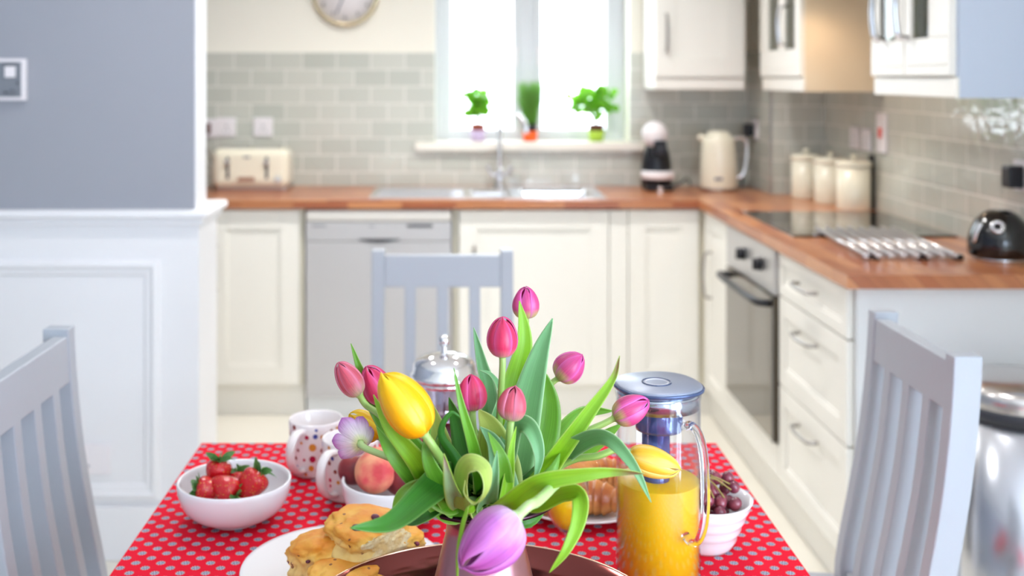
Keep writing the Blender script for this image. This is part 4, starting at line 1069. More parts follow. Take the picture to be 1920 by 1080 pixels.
for k in range(7):
    a = random.uniform(0, 2*PI); bm = bmesh.new()
    p1 = (-.012, -.010, .034); p3 = (.038*math.cos(a)*.9, .034*math.sin(a)-.01, .026+random.uniform(-.006,.008))
    tube(bm, smoothpath([p1, ((p1[0]+p3[0])/2, (p1[1]+p3[1])/2, .040), p3], 5), .0012, 6); obj('stalk', bm, M['stalk'], c)
# ---- mugs
dotcols = [mat('dot_'+n, rgb, .3) for n, rgb in (('blue',(70,84,170)),('orange',(226,150,60)),('red',(186,30,70)),('lilac',(150,160,214)),('brown',(150,70,60)))]
M['bone_china'] = mat('bone_china', (244, 234, 232), .18, coat=.4)
def mug(label, x, y, r, h, hang, dots, seed):
    c = thing('mug', label, 'mug', (x, y, TT), group='dotted mugs')
    bm = bmesh.new(); rf = lambda z: r*(.93+.07*(z/h))
    lathe(bm, [(0,.002),(r*.80,.002),(r*.82,0),(r*.90,.001),(rf(.006),.006),(rf(h*.5),h*.5),(rf(h),h-.001),(r-.0008,h+.0008),(r-.0025,h-.001),(rf(h*.5)-.0035,h*.5),(r*.86,.008),(0,.006)], (0,0,0), 56)
    if dots:
        random.seed(seed); placed = []
        hand_a = math.radians(hang)
        cand = list(dots)
        for row in range(7):
            for k in range(13): cand.append((math.degrees(2*PI*k/13)+row*14+random.uniform(-7,7), .010+row*(h-.018)/6+random.uniform(-.003,.003), random.uniform(.0022,.0042), random.randrange(5)))
        for a, z, rad, ci in cand:
            if any(abs(((a-q[0]+180) % 360)-180)*PI/180*r < rad+q[2]+.0015 and abs(z-q[1]) < rad+q[2]+.0015 for q in placed): continue
            placed.append((a, z, rad)); cen = None; ring = []
            A = math.radians(a); n = 16; rr = .0003
            cen = bm.verts.new(((rf(z)+rr)*math.cos(A), (rf(z)+rr)*math.sin(A), z))
            for q in range(n):
                t_ = 2*PI*q/n; aa = A+rad*math.cos(t_)/r; zz = z+rad*math.sin(t_)
                ring.append(bm.verts.new(((rf(zz)+rr)*math.cos(aa), (rf(zz)+rr)*math.sin(aa), zz)))
            for q in range(n): bm.faces.new((cen, ring[q], ring[(q+1)%n])).material_index = 1+ci
    obj('cup', bm, [M['bone_china']]+dotcols, c)
    A = math.radians(hang); u = Vector((math.cos(A), math.sin(A), 0)); bm = bmesh.new()
    pts = [u*(r*.95)+Vector((0,0,h*.88)), u*(r+.018)+Vector((0,0,h*.90)), u*(r+.033)+Vector((0,0,h*.74)), u*(r+.034)+Vector((0,0,h*.46)), u*(r+.018)+Vector((0,0,h*.22)), u*(r*.93)+Vector((0,0,h*.15))]
    tube(bm, smoothpath(pts, 6), .0080, 12, flat=.62); obj('handle', bm, M['bone_china'], c)
mug('white mug with coloured dots, the rear one beside the strawberries', -.2325, 1.815, .0445, .087, 247, [(270,.052,.0062,1),(270,.033,.0056,2),(267,.018,.0048,1),(281,.014,.0036,2),(276,.070,.0040,0),(288,.026,.0044,3),(300,.060,.0030,2)], 3)
mug('white mug with coloured dots, the front one beside the peach bowl', -.165, 1.712, .0445, .089, 241, [(280,.05,.0045,1)], 5)
# ---- cafetiere
fx = (833-CX)/F*1.85
c = thing('cafetiere', 'glass cafetiere with domed chrome lid behind the tulips', 'coffee press', (fx, 1.85, TT)); c.scale = (1.18, 1.18, 1.19)
obj_b = bmesh.new(); lathe(obj_b, [(0,.006),(.040,.006),(.042,.010),(.042,.118),(.0435,.124)], (0,0,0), 48); obj('glass_beaker', obj_b, M['press_glass'], c, solid=.0016)
bm = bmesh.new(); lathe(bm, [(0,.009),(.0395,.009),(.0398,.066),(0,.066)], (0,0,0), 40); obj('coffee', bm, M['coffee'], c)
bm = bmesh.new(); lathe(bm, [(.0435,.121),(.0480,.122),(.0488,.125),(.0478,.128),(.0458,.130),(.0450,.140),(.0405,.147),(.028,.1530),(.012,.1567),(0,.158)], (0,0,0), 48); lid = obj('lid', bm, M['chrome'], c)
bm = bmesh.new(); lathe(bm, [(.0055,.157),(.0042,.164),(.0045,.166),(0,.167)], (0,0,0), 20)
bmesh.ops.create_uvsphere(bm, u_segments=20, v_segments=14, radius=.0088, matrix=Matrix.Translation((0,0,.1735))); obj('knob', bm, M['chrome'], lid, smooth=True)
bm = bmesh.new(); tube(bm, [(0,0,.068),(0,0,.157)], .0018, 8); obj('plunger_rod', bm, M['chrome'], c)
bm = bmesh.new(); lathe(bm, [(0,.067),(.0385,.067),(.0395,.069),(.0385,.071),(0,.071)], (0,0,0), 40); obj('plunger', bm, M['chrome'], c)
bm = bmesh.new(); lathe(bm, [(.0425,.114),(.0438,.114),(.0438,.120),(.0425,.120),(.0425,.114)], (0,0,0), 40)
obj('upper_band', bm, M['chrome'], c)
for k in range(4):
    a = PI/4+k*PI/2; bm = bmesh.new(); x, y = .0440*math.cos(a), .0440*math.sin(a)
    tube(bm, smoothpath([(x*1.16, y*1.16, .0008), (x*1.02, y*1.02, .010), (x, y, .03), (x, y, .112)], 4), .0016, 8); obj('frame_strut', bm, M['chrome'], c)
bm = bmesh.new(); lathe(bm, [(0,.0035),(.043,.0035),(.0445,.008),(.0445,.014),(.043,.014)], (0,0,0), 40); obj('base', bm, M['chrome'], c)
bm = bmesh.new(); tube(bm, smoothpath([(.020,.040,.112),(.034,.060,.112),(.040,.072,.085),(.037,.068,.04),(.02,.042,.03)], 5), .005, 10); obj('handle', bm, M['black'], c)
# ---- juice jug
jx, jy = .2625, 1.42
c = thing('glass_jug', 'tall clear glass jug with blue-grey lid and infuser tube, half full of juice', 'jug', (jx, jy, TT))
sq = lambda t_: 1/((abs(math.cos(t_-.35))**2.6+abs(math.sin(t_-.35))**2.6)**(1/2.6))*1.0
bm = bmesh.new(); lathe(bm, [(0,.0),(.050,.0),(.0535,.004),(.0535,.17),(.0535,.236),(.0545,.244)], (0,0,0), 64); obj('vessel', bm, M['glass'], c, solid=.0016)
bm = bmesh.new(); lathe(bm, [(0,.0035),(.0495,.0035),(.0524,.006),(.0524,.1305),(.0520,.1310),(0,.1308)], (0,0,0), 64)
tag(obj('orange_juice', bm, M['juice']), 'orange juice filling the lower half of the tall glass jug', 'juice').location = (jx, jy, TT)
bm = bmesh.new(); lathe(bm, [(.030,.225),(.0522,.226),(.0526,.250),(.030,.251)], (0,0,0), 56); obj('collar', bm, M['jug_steel'], c)
bm = bmesh.new(); lathe(bm, [(0,.196),(.0298,.196),(.0305,.200),(.0305,.250),(0,.250)], (.001,0,0), 48); obj('filter_head', bm, M['smoke'], c)
bm = bmesh.new(); lathe(bm, [(0,.105),(.0170,.105),(.0175,.108),(.0180,.20),(0,.20)], (-.003,0,0), 40); obj('infuser_tube', bm, M['smoke'], c)
bm = bmesh.new(); lathe(bm, [(.0,.248),(.054,.248),(.0565,.251),(.0572,.2535),(.0565,.2555),(.054,.2565),(0,.2565)], (0,0,0), 80, fn=sq_fn if False else (lambda t_: .955+.06*abs(math.sin(2*(t_-.25)))**1.5)); l = obj('lid', bm, M['jug_lid'], c)
bm = bmesh.new(); lathe(bm, [(.0548,.2490),(.0585,.2500),(.0592,.2530),(.0580,.2545),(.0550,.2535),(.0548,.2490)], (0,0,0), 80, fn=lambda t_: .955+.06*abs(math.sin(2*(t_-.25)))**1.5); obj('rim', bm, M['lid_rim'], l)
bm = bmesh.new(); tube(bm, [(-.002+.0185*math.cos(2*PI*k/48), .0185*math.sin(2*PI*k/48), .2568) for k in range(48)], .0010, 8, closed=True); obj('ring_groove', bm, M['lid_rim'], l)
bm = bmesh.new(); tube(bm, [(-.002+.0150*math.cos(2*PI*k/48), .0150*math.sin(2*PI*k/48), .2566) for k in range(48)], .0008, 8, closed=True); obj('ring_groove', bm, M['ceramic'], l)
A = math.radians(-62); u = Vector((math.cos(A), math.sin(A), 0)); z_ = lambda z: Vector((0,0,z))
bm = bmesh.new(); pts = [u*.0535+z_(.213), u*.064+z_(.219), u*.078+z_(.212), u*.088+z_(.19), u*.092+z_(.15), u*.090+z_(.11), u*.080+z_(.082), u*.066+z_(.073), u*.0535+z_(.078)]
tube(bm, smoothpath(pts, 6), .0062, 16, flat=.75); obj('handle', bm, M['thickglass'], c)
# ---- glass of juice
gx, gy = (1062-CX)/F*1.47, 1.47
c = thing('wine_glass', 'small stemmed glass of orange juice in front of the croissants', 'glass', (gx, gy, TT))
bp_ = [(0,.042),(.006,.043),(.016,.051),(.024,.063),(.0285,.080),(.0295,.098),(.0285,.118)]
bm = bmesh.new(); lathe(bm, [(0,0),(.026,0),(.0265,.0015),(.008,.004),(.0032,.010),(.0028,.036),(.006,.042)]+bp_[2:], (0,0,0), 44); obj('glass', bm, M['glass'], c, solid=.0010)
bm = bmesh.new(); lathe(bm, [(0,.045),(.006,.0455),(.015,.053),(.0228,.064),(.0272,.080),(.0282,.094),(0,.094)], (0,0,0), 40)
tag(obj('orange_juice', bm, M['juice']), 'orange juice in the small stemmed glass', 'juice').location = (gx, gy, TT)
# ---- plates
def plate(label, x, y, r):
    c = thing('plate', label, 'plate', (x, y, TT))
    bm = bmesh.new(); lathe(bm, [(0,.0015),(r*.55,.0015),(r*.56,0),(r*.60,0),(r*.62,.003),(r*.97,.0135),(r,.0155),(r-.001,.0170),(r*.95,.0160),(r*.66,.006),(0,.0045)], (0,0,0), 88); obj('plate', bm, M['ceramic'], c)
plate('white plate of fruit scones at the front left beside the tray', -.146, 1.425, .134)
plate('white plate of croissants at the back right behind the glass of juice', .190, 1.675, .116)
# ---- scones
def scone_mat():
    m = bpy.data.materials.new('baked_scone'); m.use_nodes = True; nt = m.node_tree; b = nt.nodes['Principled BSDF']
    tcn = nt.nodes.new('ShaderNodeTexCoord'); n = nt.nodes.new('ShaderNodeTexNoise'); n.inputs['Scale'].default_value = 38; n.inputs['Detail'].default_value = 6
    nt.links.new(tcn.outputs['Object'], n.inputs['Vector'])
    s = nt.nodes.new('ShaderNodeSeparateXYZ'); nt.links.new(tcn.outputs['Object'], s.inputs[0])
    hh = nmath(nt, 'ADD', nmath(nt, 'MULTIPLY', s.outputs['Z'], 13), nmath(nt, 'MULTIPLY', n.outputs[0], .7))
    r = nt.nodes.new('ShaderNodeValToRGB'); cr = r.color_ramp
    cr.elements[0].position = .28; cr.elements[0].color = srgb(240, 204, 126); cr.elements[1].position = .95; cr.elements[1].color = srgb(204, 104, 26)
    e = cr.elements.new(.5); e.color = srgb(234, 178, 74); e = cr.elements.new(.72); e.color = srgb(228, 144, 44)
    nt.links.new(hh, r.inputs[0])
    v = nt.nodes.new('ShaderNodeTexVoronoi'); v.inputs['Scale'].default_value = 62; nt.links.new(tcn.outputs['Object'], v.inputs['Vector'])
    lt = nmath(nt, 'LESS_THAN', v.outputs['Distance'], .13)
    mx = nt.nodes.new('ShaderNodeMix'); mx.data_type = 'RGBA'; nt.links.new(lt, mx.inputs[0]); nt.links.new(r.outputs[0], mx.inputs[6]); mx.inputs[7].default_value = srgb(140, 84, 44)
    nt.links.new(mx.outputs[2], b.inputs['Base Color']); b.inputs['Roughness'].default_value = .6
    bp = nt.nodes.new('ShaderNodeBump'); bp.inputs['Strength'].default_value = .7; bp.inputs['Distance'].default_value = .004
    nt.links.new(n.outputs[0], bp.inputs['Height']); nt.links.new(bp.outputs[0], b.inputs['Normal']); return m
M['scone'] = scone_mat(); M['crumb'] = mat('scone_crumb', (238, 216, 168), .8, bump=.8, bscale=160, rgb2=(226, 190, 126), nscale=80)
M['berry'] = mat('dark_berry', (58, 26, 48), .35, coat=.2, rgb2=(130, 40, 70), nscale=120)
from mathutils import noise as mn
def scone(label, pos, r, h, seed, tilt=(0,0,0), berries=(), torn=None):
    c = thing('scone', label, 'scone', pos, group='fruit scones on the white plate'); c.rotation_euler = tilt
    bm = bmesh.new(); bmesh.ops.create_icosphere(bm, subdivisions=5, radius=1)
    for f in bm.faces: f.smooth = True
    for v in bm.verts:
        p = v.co.copy(); z = p.z
        sx = (1-abs(z)**3.2)**.36 if abs(z) < 1 else 0
        k = math.hypot(p.x, p.y) or 1
        n1 = mn.noise(p*1.6+Vector((seed*7.1,0,0))); n2 = mn.noise(p*4.2+Vector((seed*3.3,9,0))); n3 = mn.noise(p*11+Vector((0,seed*5,3)))
        s = 1+.22*n1+.12*n2+.05*n3
        waist = 1-.10*math.exp(-((z+.05)/.14)**2)
        q = Vector((p.x/k*sx*r*s*waist, p.y/k*sx*r*s*waist, z*h*.5*(1+.14*n1+.08*n2)))
        if torn and q.dot(Vector(torn[0])) > torn[1]:     # torn face: cut back to a rough plane
            nn = Vector(torn[0]); ex = q.dot(nn)-torn[1]; q -= nn*(ex*.92+.003*n3)
        q.z = max(q.z, -h*.46); v.co = q
    if torn:
        for f in bm.faces:
            if f.calc_center_median().dot(Vector(torn[0])) > torn[1]-.0006: f.material_index = 1
    body = obj('scone', bm, [M['scone'], M['crumb']], c)
    for (x, y, z, br) in berries:
        bm = bmesh.new(); bmesh.ops.create_icosphere(bm, subdivisions=3, radius=br)
        for v in bm.verts: v.co *= 1+.25*mn.noise(v.co*200+Vector((x*99,0,0))); v.co.z *= .7
        bmesh.ops.translate(bm, verts=bm.verts, vec=(x, y, z)); obj('berry', bm, M['berry'], c, smooth=True)
pz = TT+.006
scone('golden fruit scone on top of the pile, broken open and under the long leaf', P(690, 1006, 1.372), .050, .054, 1, (.12,.10,.3), [(-.022,-.024,.024,.0060),(-.017,-.030,.013,.0068),(-.013,-.034,.004,.005),(.004,-.010,.030,.006),(.018,-.012,.028,.005)], torn=((.50,-.866,-.0), .034))
scone('golden fruit scone at the left of the pile on the white plate', P(603, 1042, 1.375), .042, .058, 2, (-.08,-.18,0), [(-.036,-.012,.004,.005),(.010,-.034,.0,.004),(-.01,-.038,.008,.003)])
scone('golden fruit scone at the right end of the pile behind the tray rim', P(748, 1020, 1.405), .032, .042, 3, (0,.1,.8), [(.022,-.016,.010,.005),(.004,-.028,.008,.004)])
scone('golden fruit scone at the bottom front of the pile, cut by the frame', P(645, 1092, 1.318), .044, .044, 4, (.1,0,1.1), [(.000,-.034,.012,.004),(.014,-.026,.016,.003),(-.02,-.02,.019,.003)])
# ---- croissants
M['croissant'] = mat('croissant_crust', (216, 142, 68), .35, coat=.25, bump=.4, bscale=90, rgb2=(180, 96, 40), nscale=34)
def croissant(label, pos, L, r, bend, rot, seed):
    bm = bmesh.new(); n = 80; seg = 28; rings = []
    for i in range(n+1):
        u = -1+2*i/n; a = u*bend; cx_ = L/2*math.sin(a)/math.sin(bend); cy_ = L/2*(math.cos(a)-1)/math.sin(bend)
        e = max(1-abs(u)**2.4, 0)**.62
        st = (abs(u)*5.0) % 1; ridge = 1-.16*st**.7*(1 if abs(u) < .96 else 0)   # wrapped layers
        R_ = r*e*ridge+.0006; tx, ty = math.cos(a), -math.sin(a); nx_, ny_ = -ty, tx
        ring = []
        for k in range(seg):
            t_ = 2*PI*k/seg; s = 1+.05*mn.noise(Vector((u*4, math.cos(t_)*1.5, math.sin(t_)*1.5+seed)))
            ring.append(bm.verts.new((cx_+nx_*R_*s*math.cos(t_), cy_+ny_*R_*s*math.cos(t_), max(R_*s*math.sin(t_)*.92, -r*.72))))
        rings.append(ring)
    for A_, B_ in zip(rings, rings[1:]):
        for k in range(seg): f = bm.faces.new((A_[k], A_[(k+1)%seg], B_[(k+1)%seg], B_[k])); f.smooth = True
    bm.faces.new(rings[0]); bm.faces.new(rings[-1])
    o = tag(obj('croissant', bm, M['croissant']), label, 'croissant', 'croissants on the plate'); o.location = pos; o.rotation_euler = (0, 0, rot)
croissant('front croissant on the plate, behind the stemmed glass of juice', (.172, 1.625, TT+.0285), .150, .031, .75, .10, 1)
croissant('rear croissant on the plate beside the glass jug', (.205, 1.712, TT+.030), .130, .030, .8, .35, 5)

# ================================================================== TULIPS
def bloom_mesh(L, W, open_=0.0, seed=0, tipcurl=0.0, npet=6, blunt=.5, full=.52):
    """closed or open cup of six overlapping petals, base at origin, growing along +z. UV.y runs base to tip"""
    bm = bmesh.new(); uvl = bm.loops.layers.uv.verify(); rnd = random.Random(seed)
    nu, nv = 10, 16
    for p in range(npet):
        outer = p % 2 == 0; base = 2*PI*p/npet+rnd.uniform(-.10,.10)+seed*.7
        lp = L*(1+rnd.uniform(-.05,.02)) if outer else L*(.97+rnd.uniform(-.03,.03))
        k = 1.0 if outer else .90
        g = []
        for j in range(nv+1):
            v = j/nv; row = []
            env = (math.sin(PI*min(v/.86, 1)**.60*.5) if v < .42 else 1)      # swell from the base
            r = W/2*k*(math.sin(PI*(.06+.94*v**.80)**1.0*.5+0)**.9 if v < .45 else 0)
            # egg profile
            vv = v; r = W/2*k*max(0, (math.sin(PI*vv**.80))**full if vv < 1 else 0)
            close = r*(1-open_)+(W/2)*(.25+1.15*vv)*open_*(1 if outer else .92)
            r = close
            hw = (.66 if outer else .62)*(1-max(0,(vv-blunt)/(1-blunt))**2.2)**.62 if vv < 1 else 0
            hw = max(hw, .012)*(1 if open_ < .3 else 1-.25*vv)
            for i in range(nu+1):
                u = -1+2*i/nu; a = base+u*hw*1.02
                rr = r*(1-.055*u*u*(1 if outer else .4))+W*.012*math.cos(u*PI)*(1 if outer else 0)
                if vv > .85: rr += tipcurl*W*(vv-.85)
                z = lp*vv*(1-open_*.35)-.0*u*u
                z += L*.012*math.sin(u*6+p)*(vv**2)
                ctr = W*.015*(1-abs(u))*vv
                row.append(bm.verts.new(((rr+ctr)*math.cos(a), (rr+ctr)*math.sin(a), z)))
            g.append(row)
        for j in range(nv):
            for i in range(nu):
                f = bm.faces.new((g[j][i], g[j][i+1], g[j+1][i+1], g[j+1][i])); f.smooth = True
                for l, (x, y) in zip(f.loops, ((i,j),(i+1,j),(i+1,j+1),(i,j+1))): l[uvl].uv = (x/nu, y/nv)
    return bm
JT = Vector((JX, JY, TT))
def tulip(label, base, tip, W, m, seed, stem_pts=None, open_=0, stem_r=.0035, stem_m='stem', spin=0, petals=True, L=None, intojug=True, tipcurl=0.0, blunt=.5):
    """base and tip of the bloom in world space; the stem runs from the jug to the base"""
    base, tip = Vector(base), Vector(tip); ax = tip-base
    root = JT+Vector((random.uniform(-.015,.015), random.uniform(-.015,.015), .165))
    c = thing('tulip', label, 'tulip', root, 0, 'tulips in the copper jug')
    q = ax.normalized().to_track_quat('Z', 'Y').to_matrix() @ Matrix.Rotation(spin, 3, 'Z')
    if ax.length < .06 and open_ == 0: W *= 1.07
    bm = bloom_mesh(L or ax.length, W, open_, seed, tipcurl, blunt=blunt)
    bmesh.ops.rotate(bm, verts=bm.verts, cent=(0,0,0), matrix=q); bmesh.ops.translate(bm, verts=bm.verts, vec=base)
    W_ = W
    o = obj('bloom', bm, M[m], c, world=True, solid=.0007, subsurf=1)
    pts = [root+Vector((0,0,-.06)), root] if intojug else []
    pts += [Vector(p) for p in (stem_pts or [])]
    pts += [base-ax.normalized()*.012, base+ax.normalized()*.003]
    sp = smoothpath(pts, 8); n = len(sp)
    bm = bmesh.new(); tube(bm, sp, [stem_r*(1.15-.2*i/n) if i < n-3 else stem_r*(1.0+.35*(i-n+3)) for i in range(n)], 12); obj('stem', bm, M[stem_m], c, world=True)
    return c
def over(p):      # a blade leaves the jug just inside its rim, on the side it leans to
    d_ = Vector((p.x-JT.x, p.y-JT.y, 0)); r_ = min(d_.length, .040)
    return JT+(d_.normalized()*r_ if d_.length > 1e-4 else Vector((0,0,0)))+Vector((0,0,.214))
def leaf(parent, pts, width, m='leaf', fold=.25, twist=(0,0,0), facing=(0,-1,.15), peak=.45, n=10, from_jug=True, jitter=.012, tipw=.03, curl=0.0):
    """blade along a path; width in metres; twist = angles (deg) at start, middle, end turning the blade round its path"""
    pts = [Vector(p) for p in pts]
    if from_jug:
        pts = [JT+Vector((random.uniform(-jitter,jitter), random.uniform(-jitter,jitter), .150)), over(pts[0])]+pts
    sp = smoothpath(pts, n); N_ = len(sp); bm = bmesh.new(); uvl = bm.loops.layers.uv.verify()
    cum = [0]
    for a, b in zip(sp, sp[1:]): cum.append(cum[-1]+(b-a).length)
    tot = cum[-1]; rows = []; f0 = Vector(facing).normalized(); nw = 8; prevs = None
    for i, p in enumerate(sp):
        t_ = cum[i]/tot; tan = (sp[min(i+1,N_-1)]-sp[max(i-1,0)]).normalized()
        if prevs is None:
            s = tan.cross(f0)
            if s.length < .15: s = tan.cross(Vector((1,0,0)))
            s.normalize()
        else:
            # keep turning smoothly, lean towards facing-derived side
            s = (prevs - tan*prevs.dot(tan)).normalized()
            w_ = tan.cross(f0)
            if w_.length > .3:
                w_.normalize()
                if w_.dot(s) < 0: w_ = -w_
                s = (s*.7+w_*.3).normalized()
        prevs = s
        tw = math.radians(twist[0]*(1-2*t_)+twist[1]*2*t_ if t_ < .5 else twist[1]*(2-2*t_)+twist[2]*(2*t_-1))
        side = Matrix.Rotation(tw, 3, tan) @ s; nor = side.cross(tan).normalized()
        if t_ < peak: wd = .30+.70*math.sin(PI/2*t_/peak)**.9
        else: wd = max(math.cos(PI/2*((t_-peak)/(1-peak)))**.75, tipw)
        hw = width/2*wd; row = []
        for k in range(nw+1):
            u = -1+2*k/nw
            off = fold*hw*(abs(u)**1.4)+curl*hw*math.sin(t_*9+u*2)*.12
            row.append(bm.verts.new(p+side*(hw*u*math.cos(fold*.8))+nor*off))
        rows.append((row, t_))
    for (a, ta), (b, tb) in zip(rows, rows[1:]):
        for k in range(nw):
            f = bm.faces.new((a[k], a[k+1], b[k+1], b[k])); f.smooth = True
            for l, uv in zip(f.loops, ((k/nw, ta), ((k+1)/nw, ta), ((k+1)/nw, tb), (k/nw, tb))): l[uvl].uv = uv
    return obj('leaf', bm, M[m], parent, world=True, solid=.0008)
def W3(*pts): return [P(*p) for p in pts]
random.seed(21)
# --- upright pink tulips
p1 = tulip('pink tulip highest of the bunch, standing behind a pointed leaf', P(986,598,1.30), P(985,537,1.30), .0305, 'pink_violet', 1, W3((968,880,1.22),(978,740,1.28)), spin=.4)
leaf(p1, W3((960,860,1.18),(962,740,1.24),(982,640,1.25),(974,564,1.25)), .036, 'leaf_bright', .25, (0,10,20))
leaf(p1, W3((965,890,1.15),(985,770,1.19),(1010,670,1.20),(1036,597,1.20)), .040, 'leaf_blue', .22, (0,-8,-10))
leaf(p1, W3((985,900,1.18),(1008,830,1.21),(1022,760,1.22),(1016,690,1.22)), .044, 'leaf', .3, (0,12,10), peak=.6)
p2 = tulip('upright pink tulip with a central seam, left of the highest one', P(942,671,1.14), P(942,594,1.14), .0315, 'pink', 2, W3((930,900,1.17),(937,770,1.15)), spin=.1, blunt=.62)
leaf(p2, W3((915,860,1.20),(915,740,1.24),(902,680,1.25),(888,614,1.25)), .024, 'leaf_blue', .45, (10,20,10))
leaf(p2, W3((925,800,1.19),(938,740,1.19),(922,705,1.20),(900,694,1.20)), .020, 'leaf_blue', .3, (0,30,50))
leaf(p2, W3((935,930,1.11),(932,860,1.11),(922,805,1.10),(898,768,1.10)), .052, 'leaf_pale', .2, (0,-10,-20), peak=.6)
leaf(p2, W3((945,935,1.10),(938,880,1.095),(925,830,1.095),(900,800,1.09)), .034, 'leaf_blue', .3, (0,10,20), peak=.5)
p3 = tulip('pink tulip leaning right above the long bright leaf', P(1045,711,1.28), P(1093,664,1.28), .0340, 'pink_violet', 3, W3((985,900,1.22),(1020,770,1.27)), spin=.9, blunt=.6)
leaf(p3, W3((990,900,1.20),(1040,830,1.24),(1090,775,1.27),(1150,770,1.27)), .034, 'leaf', .3, (0,20,20))
p4 = tulip('dark pink tulip left of the middle, in front of the cafetiere', P(886,771,1.12), P(883,700,1.12), .0285, 'pink', 4, W3((905,930,1.16),(893,840,1.13)), spin=.5, blunt=.66)
leaf(p4, W3((900,900,1.08),(885,830,1.06),(865,760,1.05),(851,690,1.05)), .0145, 'leaf', .35, (0,10,10))
leaf(p4, W3((895,920,1.13),(875,850,1.15),(858,790,1.16),(842,745,1.16)), .034, 'leaf_dark', .3, (0,-15,-25))
leaf(p4, W3((905,930,1.15),(900,870,1.16),(880,815,1.16),(870,770,1.17)), .044, 'leaf_dark', .25, (10,0,0))
p5 = tulip('dusty pink tulip lowest of the upright ones, in the centre', P(958,789,1.08), P(965,724,1.08), .0275, 'dusty', 5, W3((945,950,1.12),(952,870,1.09)), spin=.3, stem_r=.0038, blunt=.66)
leaf(p5, W3((940,950,1.07),(952,890,1.06),(958,840,1.06),(968,800,1.07)), .020, 'leaf_bright', .5, (25,25,25))
leaf(p5, W3((950,860,1.10),(965,800,1.10),(992,800,1.09),(1010,850,1.08),(1002,905,1.08)), .021, 'leaf_blue', .35, (0,-20,-10), peak=.6)
leaf(p5, W3((935,940,1.08),(940,905,1.06),(938,860,1.05),(915,810,1.06)), .032, 'leaf', .35, (0,15,30))
leaf(p5, W3((908,945,1.07),(920,925,1.04),(927,890,1.03),(932,845,1.04)), .024, 'leaf_blue', .5, (15,15,0))
# --- left group
p6 = tulip('slim dusty pink tulip at the far left, leaning left', P(675,742,1.14), P(634,680,1.14), .0250, 'dusty', 6, W3((840,930,1.14),(790,860,1.12),(720,785,1.12)), spin=.2, blunt=.6)
leaf(p6, W3((830,930,1.14),(760,855,1.17),(700,760,1.18),(675,695,1.18),(658,644,1.18)), .022, 'leaf', .45, (0,10,20))
p7 = tulip('deep pink tulip tucked behind the large yellow one', P(720,757,1.17), P(686,685,1.17), .0310, 'pink', 7, W3((860,930,1.17),(800,870,1.18)), spin=1.2)
leaf(p7, W3((830,930,1.10),(780,860,1.07),(730,800,1.07),(700,740,1.08)), .027, 'leaf_bright', .3, (0,-10,-10))
leaf(p7, W3((835,935,1.13),(800,880,1.12),(760,820,1.12),(728,770,1.13)), .034, 'leaf', .25, (0,10,20))
y1 = tulip('large yellow tulip at the upper left, in front of a pink one', P(797,816,1.05), P(716,699,1.05), .0470, 'yellow', 8, W3((860,930,1.10),(832,870,1.07)), spin=.55, stem_r=.0042, stem_m='stem', blunt=.72)
leaf(y1, W3((850,950,1.11),(820,900,1.07),(800,850,1.06),(806,790,1.07)), .024, 'leaf', .3, (0,0,10))
leaf(y1, W3((870,930,1.16),(835,850,1.19),(815,790,1.20),(795,733,1.20)), .030, 'leaf_pale', .3, (0,-10,0))
y2 = tulip('yellow tulip half hidden behind the open violet one', P(712,820,1.22), P(655,775,1.22), .0300, 'yellow', 9, W3((840,930,1.18),(780,870,1.20)), spin=.2)
leaf(y2, W3((835,935,1.10),(780,895,1.08),(735,850,1.07),(706,800,1.08)), .031, 'leaf', .3, (0,15,10))
v1 = tulip('open violet and white tulip turned away, seen from its back, at the left', P(676,832,1.12), P(648,806,1.155), .040, 'violet_open', 10, W3((850,935,1.13),(790,890,1.10),(738,862,1.10)), open_=.85, stem_m='stem_pale', L=.032, spin=.3, blunt=.7)
leaf(v1, W3((838,898,1.10),(796,928,1.04),(732,980,1.00),(657,990,.97)), .034, 'leaf_dark', .3, (0,0,0), facing=(0,-1,.5))
leaf(v1, W3((850,945,1.12),(800,915,1.08),(760,925,1.06),(735,965,1.06)), .040, 'leaf', .2, (-20,-20,-10))
leaf(v1, W3((835,940,1.12),(800,965,1.10),(770,975,1.11),(740,968,1.14)), .020, 'leaf_dark', .3, (20,40,40))
# --- right group
p8 = tulip('pink tulip leaning far right in front of the glass jug', P(1150,785,1.18), P(1217,750,1.18), .0295, 'pink_violet', 11, W3((960,930,1.16),(1040,855,1.18),(1100,810,1.18)), spin=.35, stem_m='stem')
leaf(p8, W3((1000,910,1.12),(1050,845,1.10),(1105,770,1.10),(1148,710,1.10),(1162,667,1.10)), .0215, 'leaf_browntip', .45, (0,5,10))
leaf(p8, W3((980,910,1.19),(1040,860,1.21),(1110,835,1.21),(1165,795,1.21)), .038, 'leaf', .3, (0,10,10))
y3 = tulip('yellow tulip at the far right lying in front of the juice jug', P(1177,850,1.10), P(1277,882,1.10), .0290, 'yellow2', 12, W3((980,935,1.12),(1060,868,1.11),(1120,855,1.10)), spin=.3, blunt=.45)
leaf(y3, W3((1000,900,1.14),(1080,835,1.10),(1135,820,1.07),(1185,870,1.05),(1221,942,1.04)), .021, 'leaf_blue', .25, (-10,-10,0))
leaf(y3, W3((950,945,1.04),(1010,905,1.01),(1090,890,1.00),(1150,885,1.00),(1208,888,1.00)), .024, 'leaf_browntip', .3, (0,0,10), peak=.4)
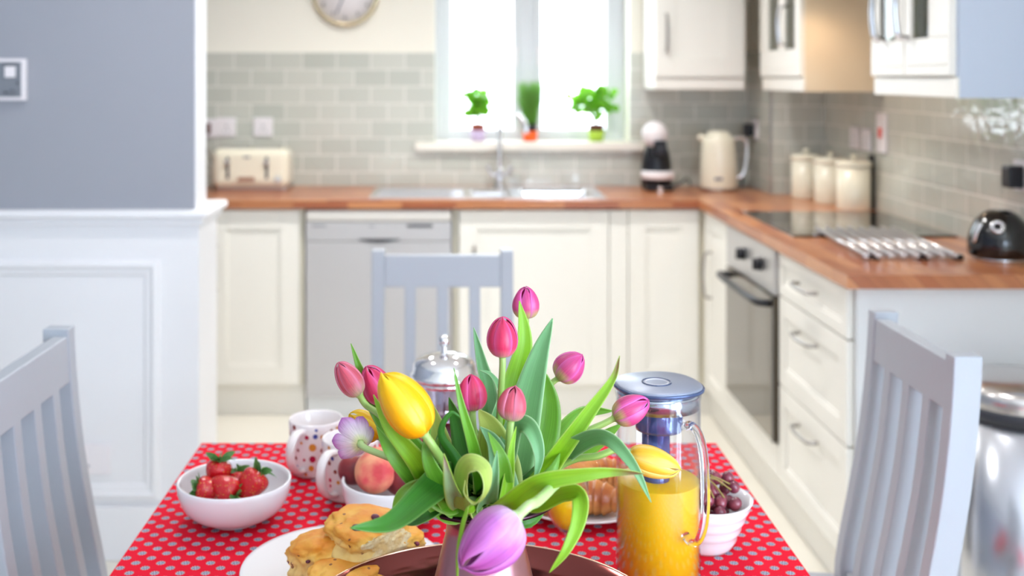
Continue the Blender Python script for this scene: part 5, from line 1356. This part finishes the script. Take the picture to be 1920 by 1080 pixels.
leaf(y3, W3((985,960,1.14),(1010,915,1.18),(1000,865,1.19),(985,835,1.19)), .038, 'leaf_dark', .3, (0,0,20))
# --- big violet tulip hanging in front of the jug
v2 = tulip('large violet tulip drooping in front of the copper jug', P(972,966,.965), P(862,1066,.945), .0520, 'violet', 13, W3((985,925,1.14),(1040,905,1.04),(1034,915,1.01),(1008,940,.985)), spin=.25, stem_r=.0046, stem_m='stem_pale', blunt=.45)
leaf(v2, W3((1000,945,1.08),(1050,925,1.04),(1086,925,1.02),(1085,975,1.01),(1062,1030,1.00),(1030,1074,1.00)), .019, 'leaf_bright', .25, (0,20,0), peak=.62)
leaf(v2, W3((885,950,1.03),(872,958,.985),(862,1000,.970),(856,1045,.965),(858,1120,.965)), .013, 'leaf_bright', .5, (30,50,60), peak=.35)
# --- central mass of leaves, assigned to the tulips they grow from
leaf(p4, W3((862,938,1.07),(848,915,1.03),(840,885,1.01),(832,850,1.00)), .024, 'leaf_mint', .5, (0,-15,-15), peak=.5)
leaf(p4, W3((875,960,1.06),(868,900,1.03),(880,872,1.01),(905,880,1.00),(910,915,.99),(893,942,.99),(872,925,1.00),(872,900,1.01)), .026, 'leaf_pale', .2, (-65,-55,-70), peak=.5, facing=(0,-1,0))
leaf(p5, W3((960,950,1.10),(1000,925,1.09),(1035,885,1.09),(1050,850,1.10)), .028, 'leaf', .3, (0,10,10))
leaf(p2, W3((920,940,1.18),(940,880,1.20),(955,830,1.20),(965,780,1.20)), .046, 'leaf_dark', .25, (0,0,0))
leaf(p3, W3((950,940,1.20),(975,880,1.22),(985,820,1.23),(1000,780,1.24)), .044, 'leaf_dark', .25, (0,0,0))
leaf(y1, W3((870,945,1.14),(850,890,1.16),(830,840,1.17),(828,800,1.18)), .040, 'leaf_dark', .25, (0,0,0))
leaf(y2, W3((850,945,1.15),(830,900,1.15),(815,860,1.16),(822,820,1.17)), .030, 'leaf', .3, (0,20,10))
leaf(p6, W3((875,940,1.12),(860,870,1.10),(828,815,1.09),(845,775,1.09),(872,790,1.09)), .013, 'leaf_dark', .4, (0,20,10))
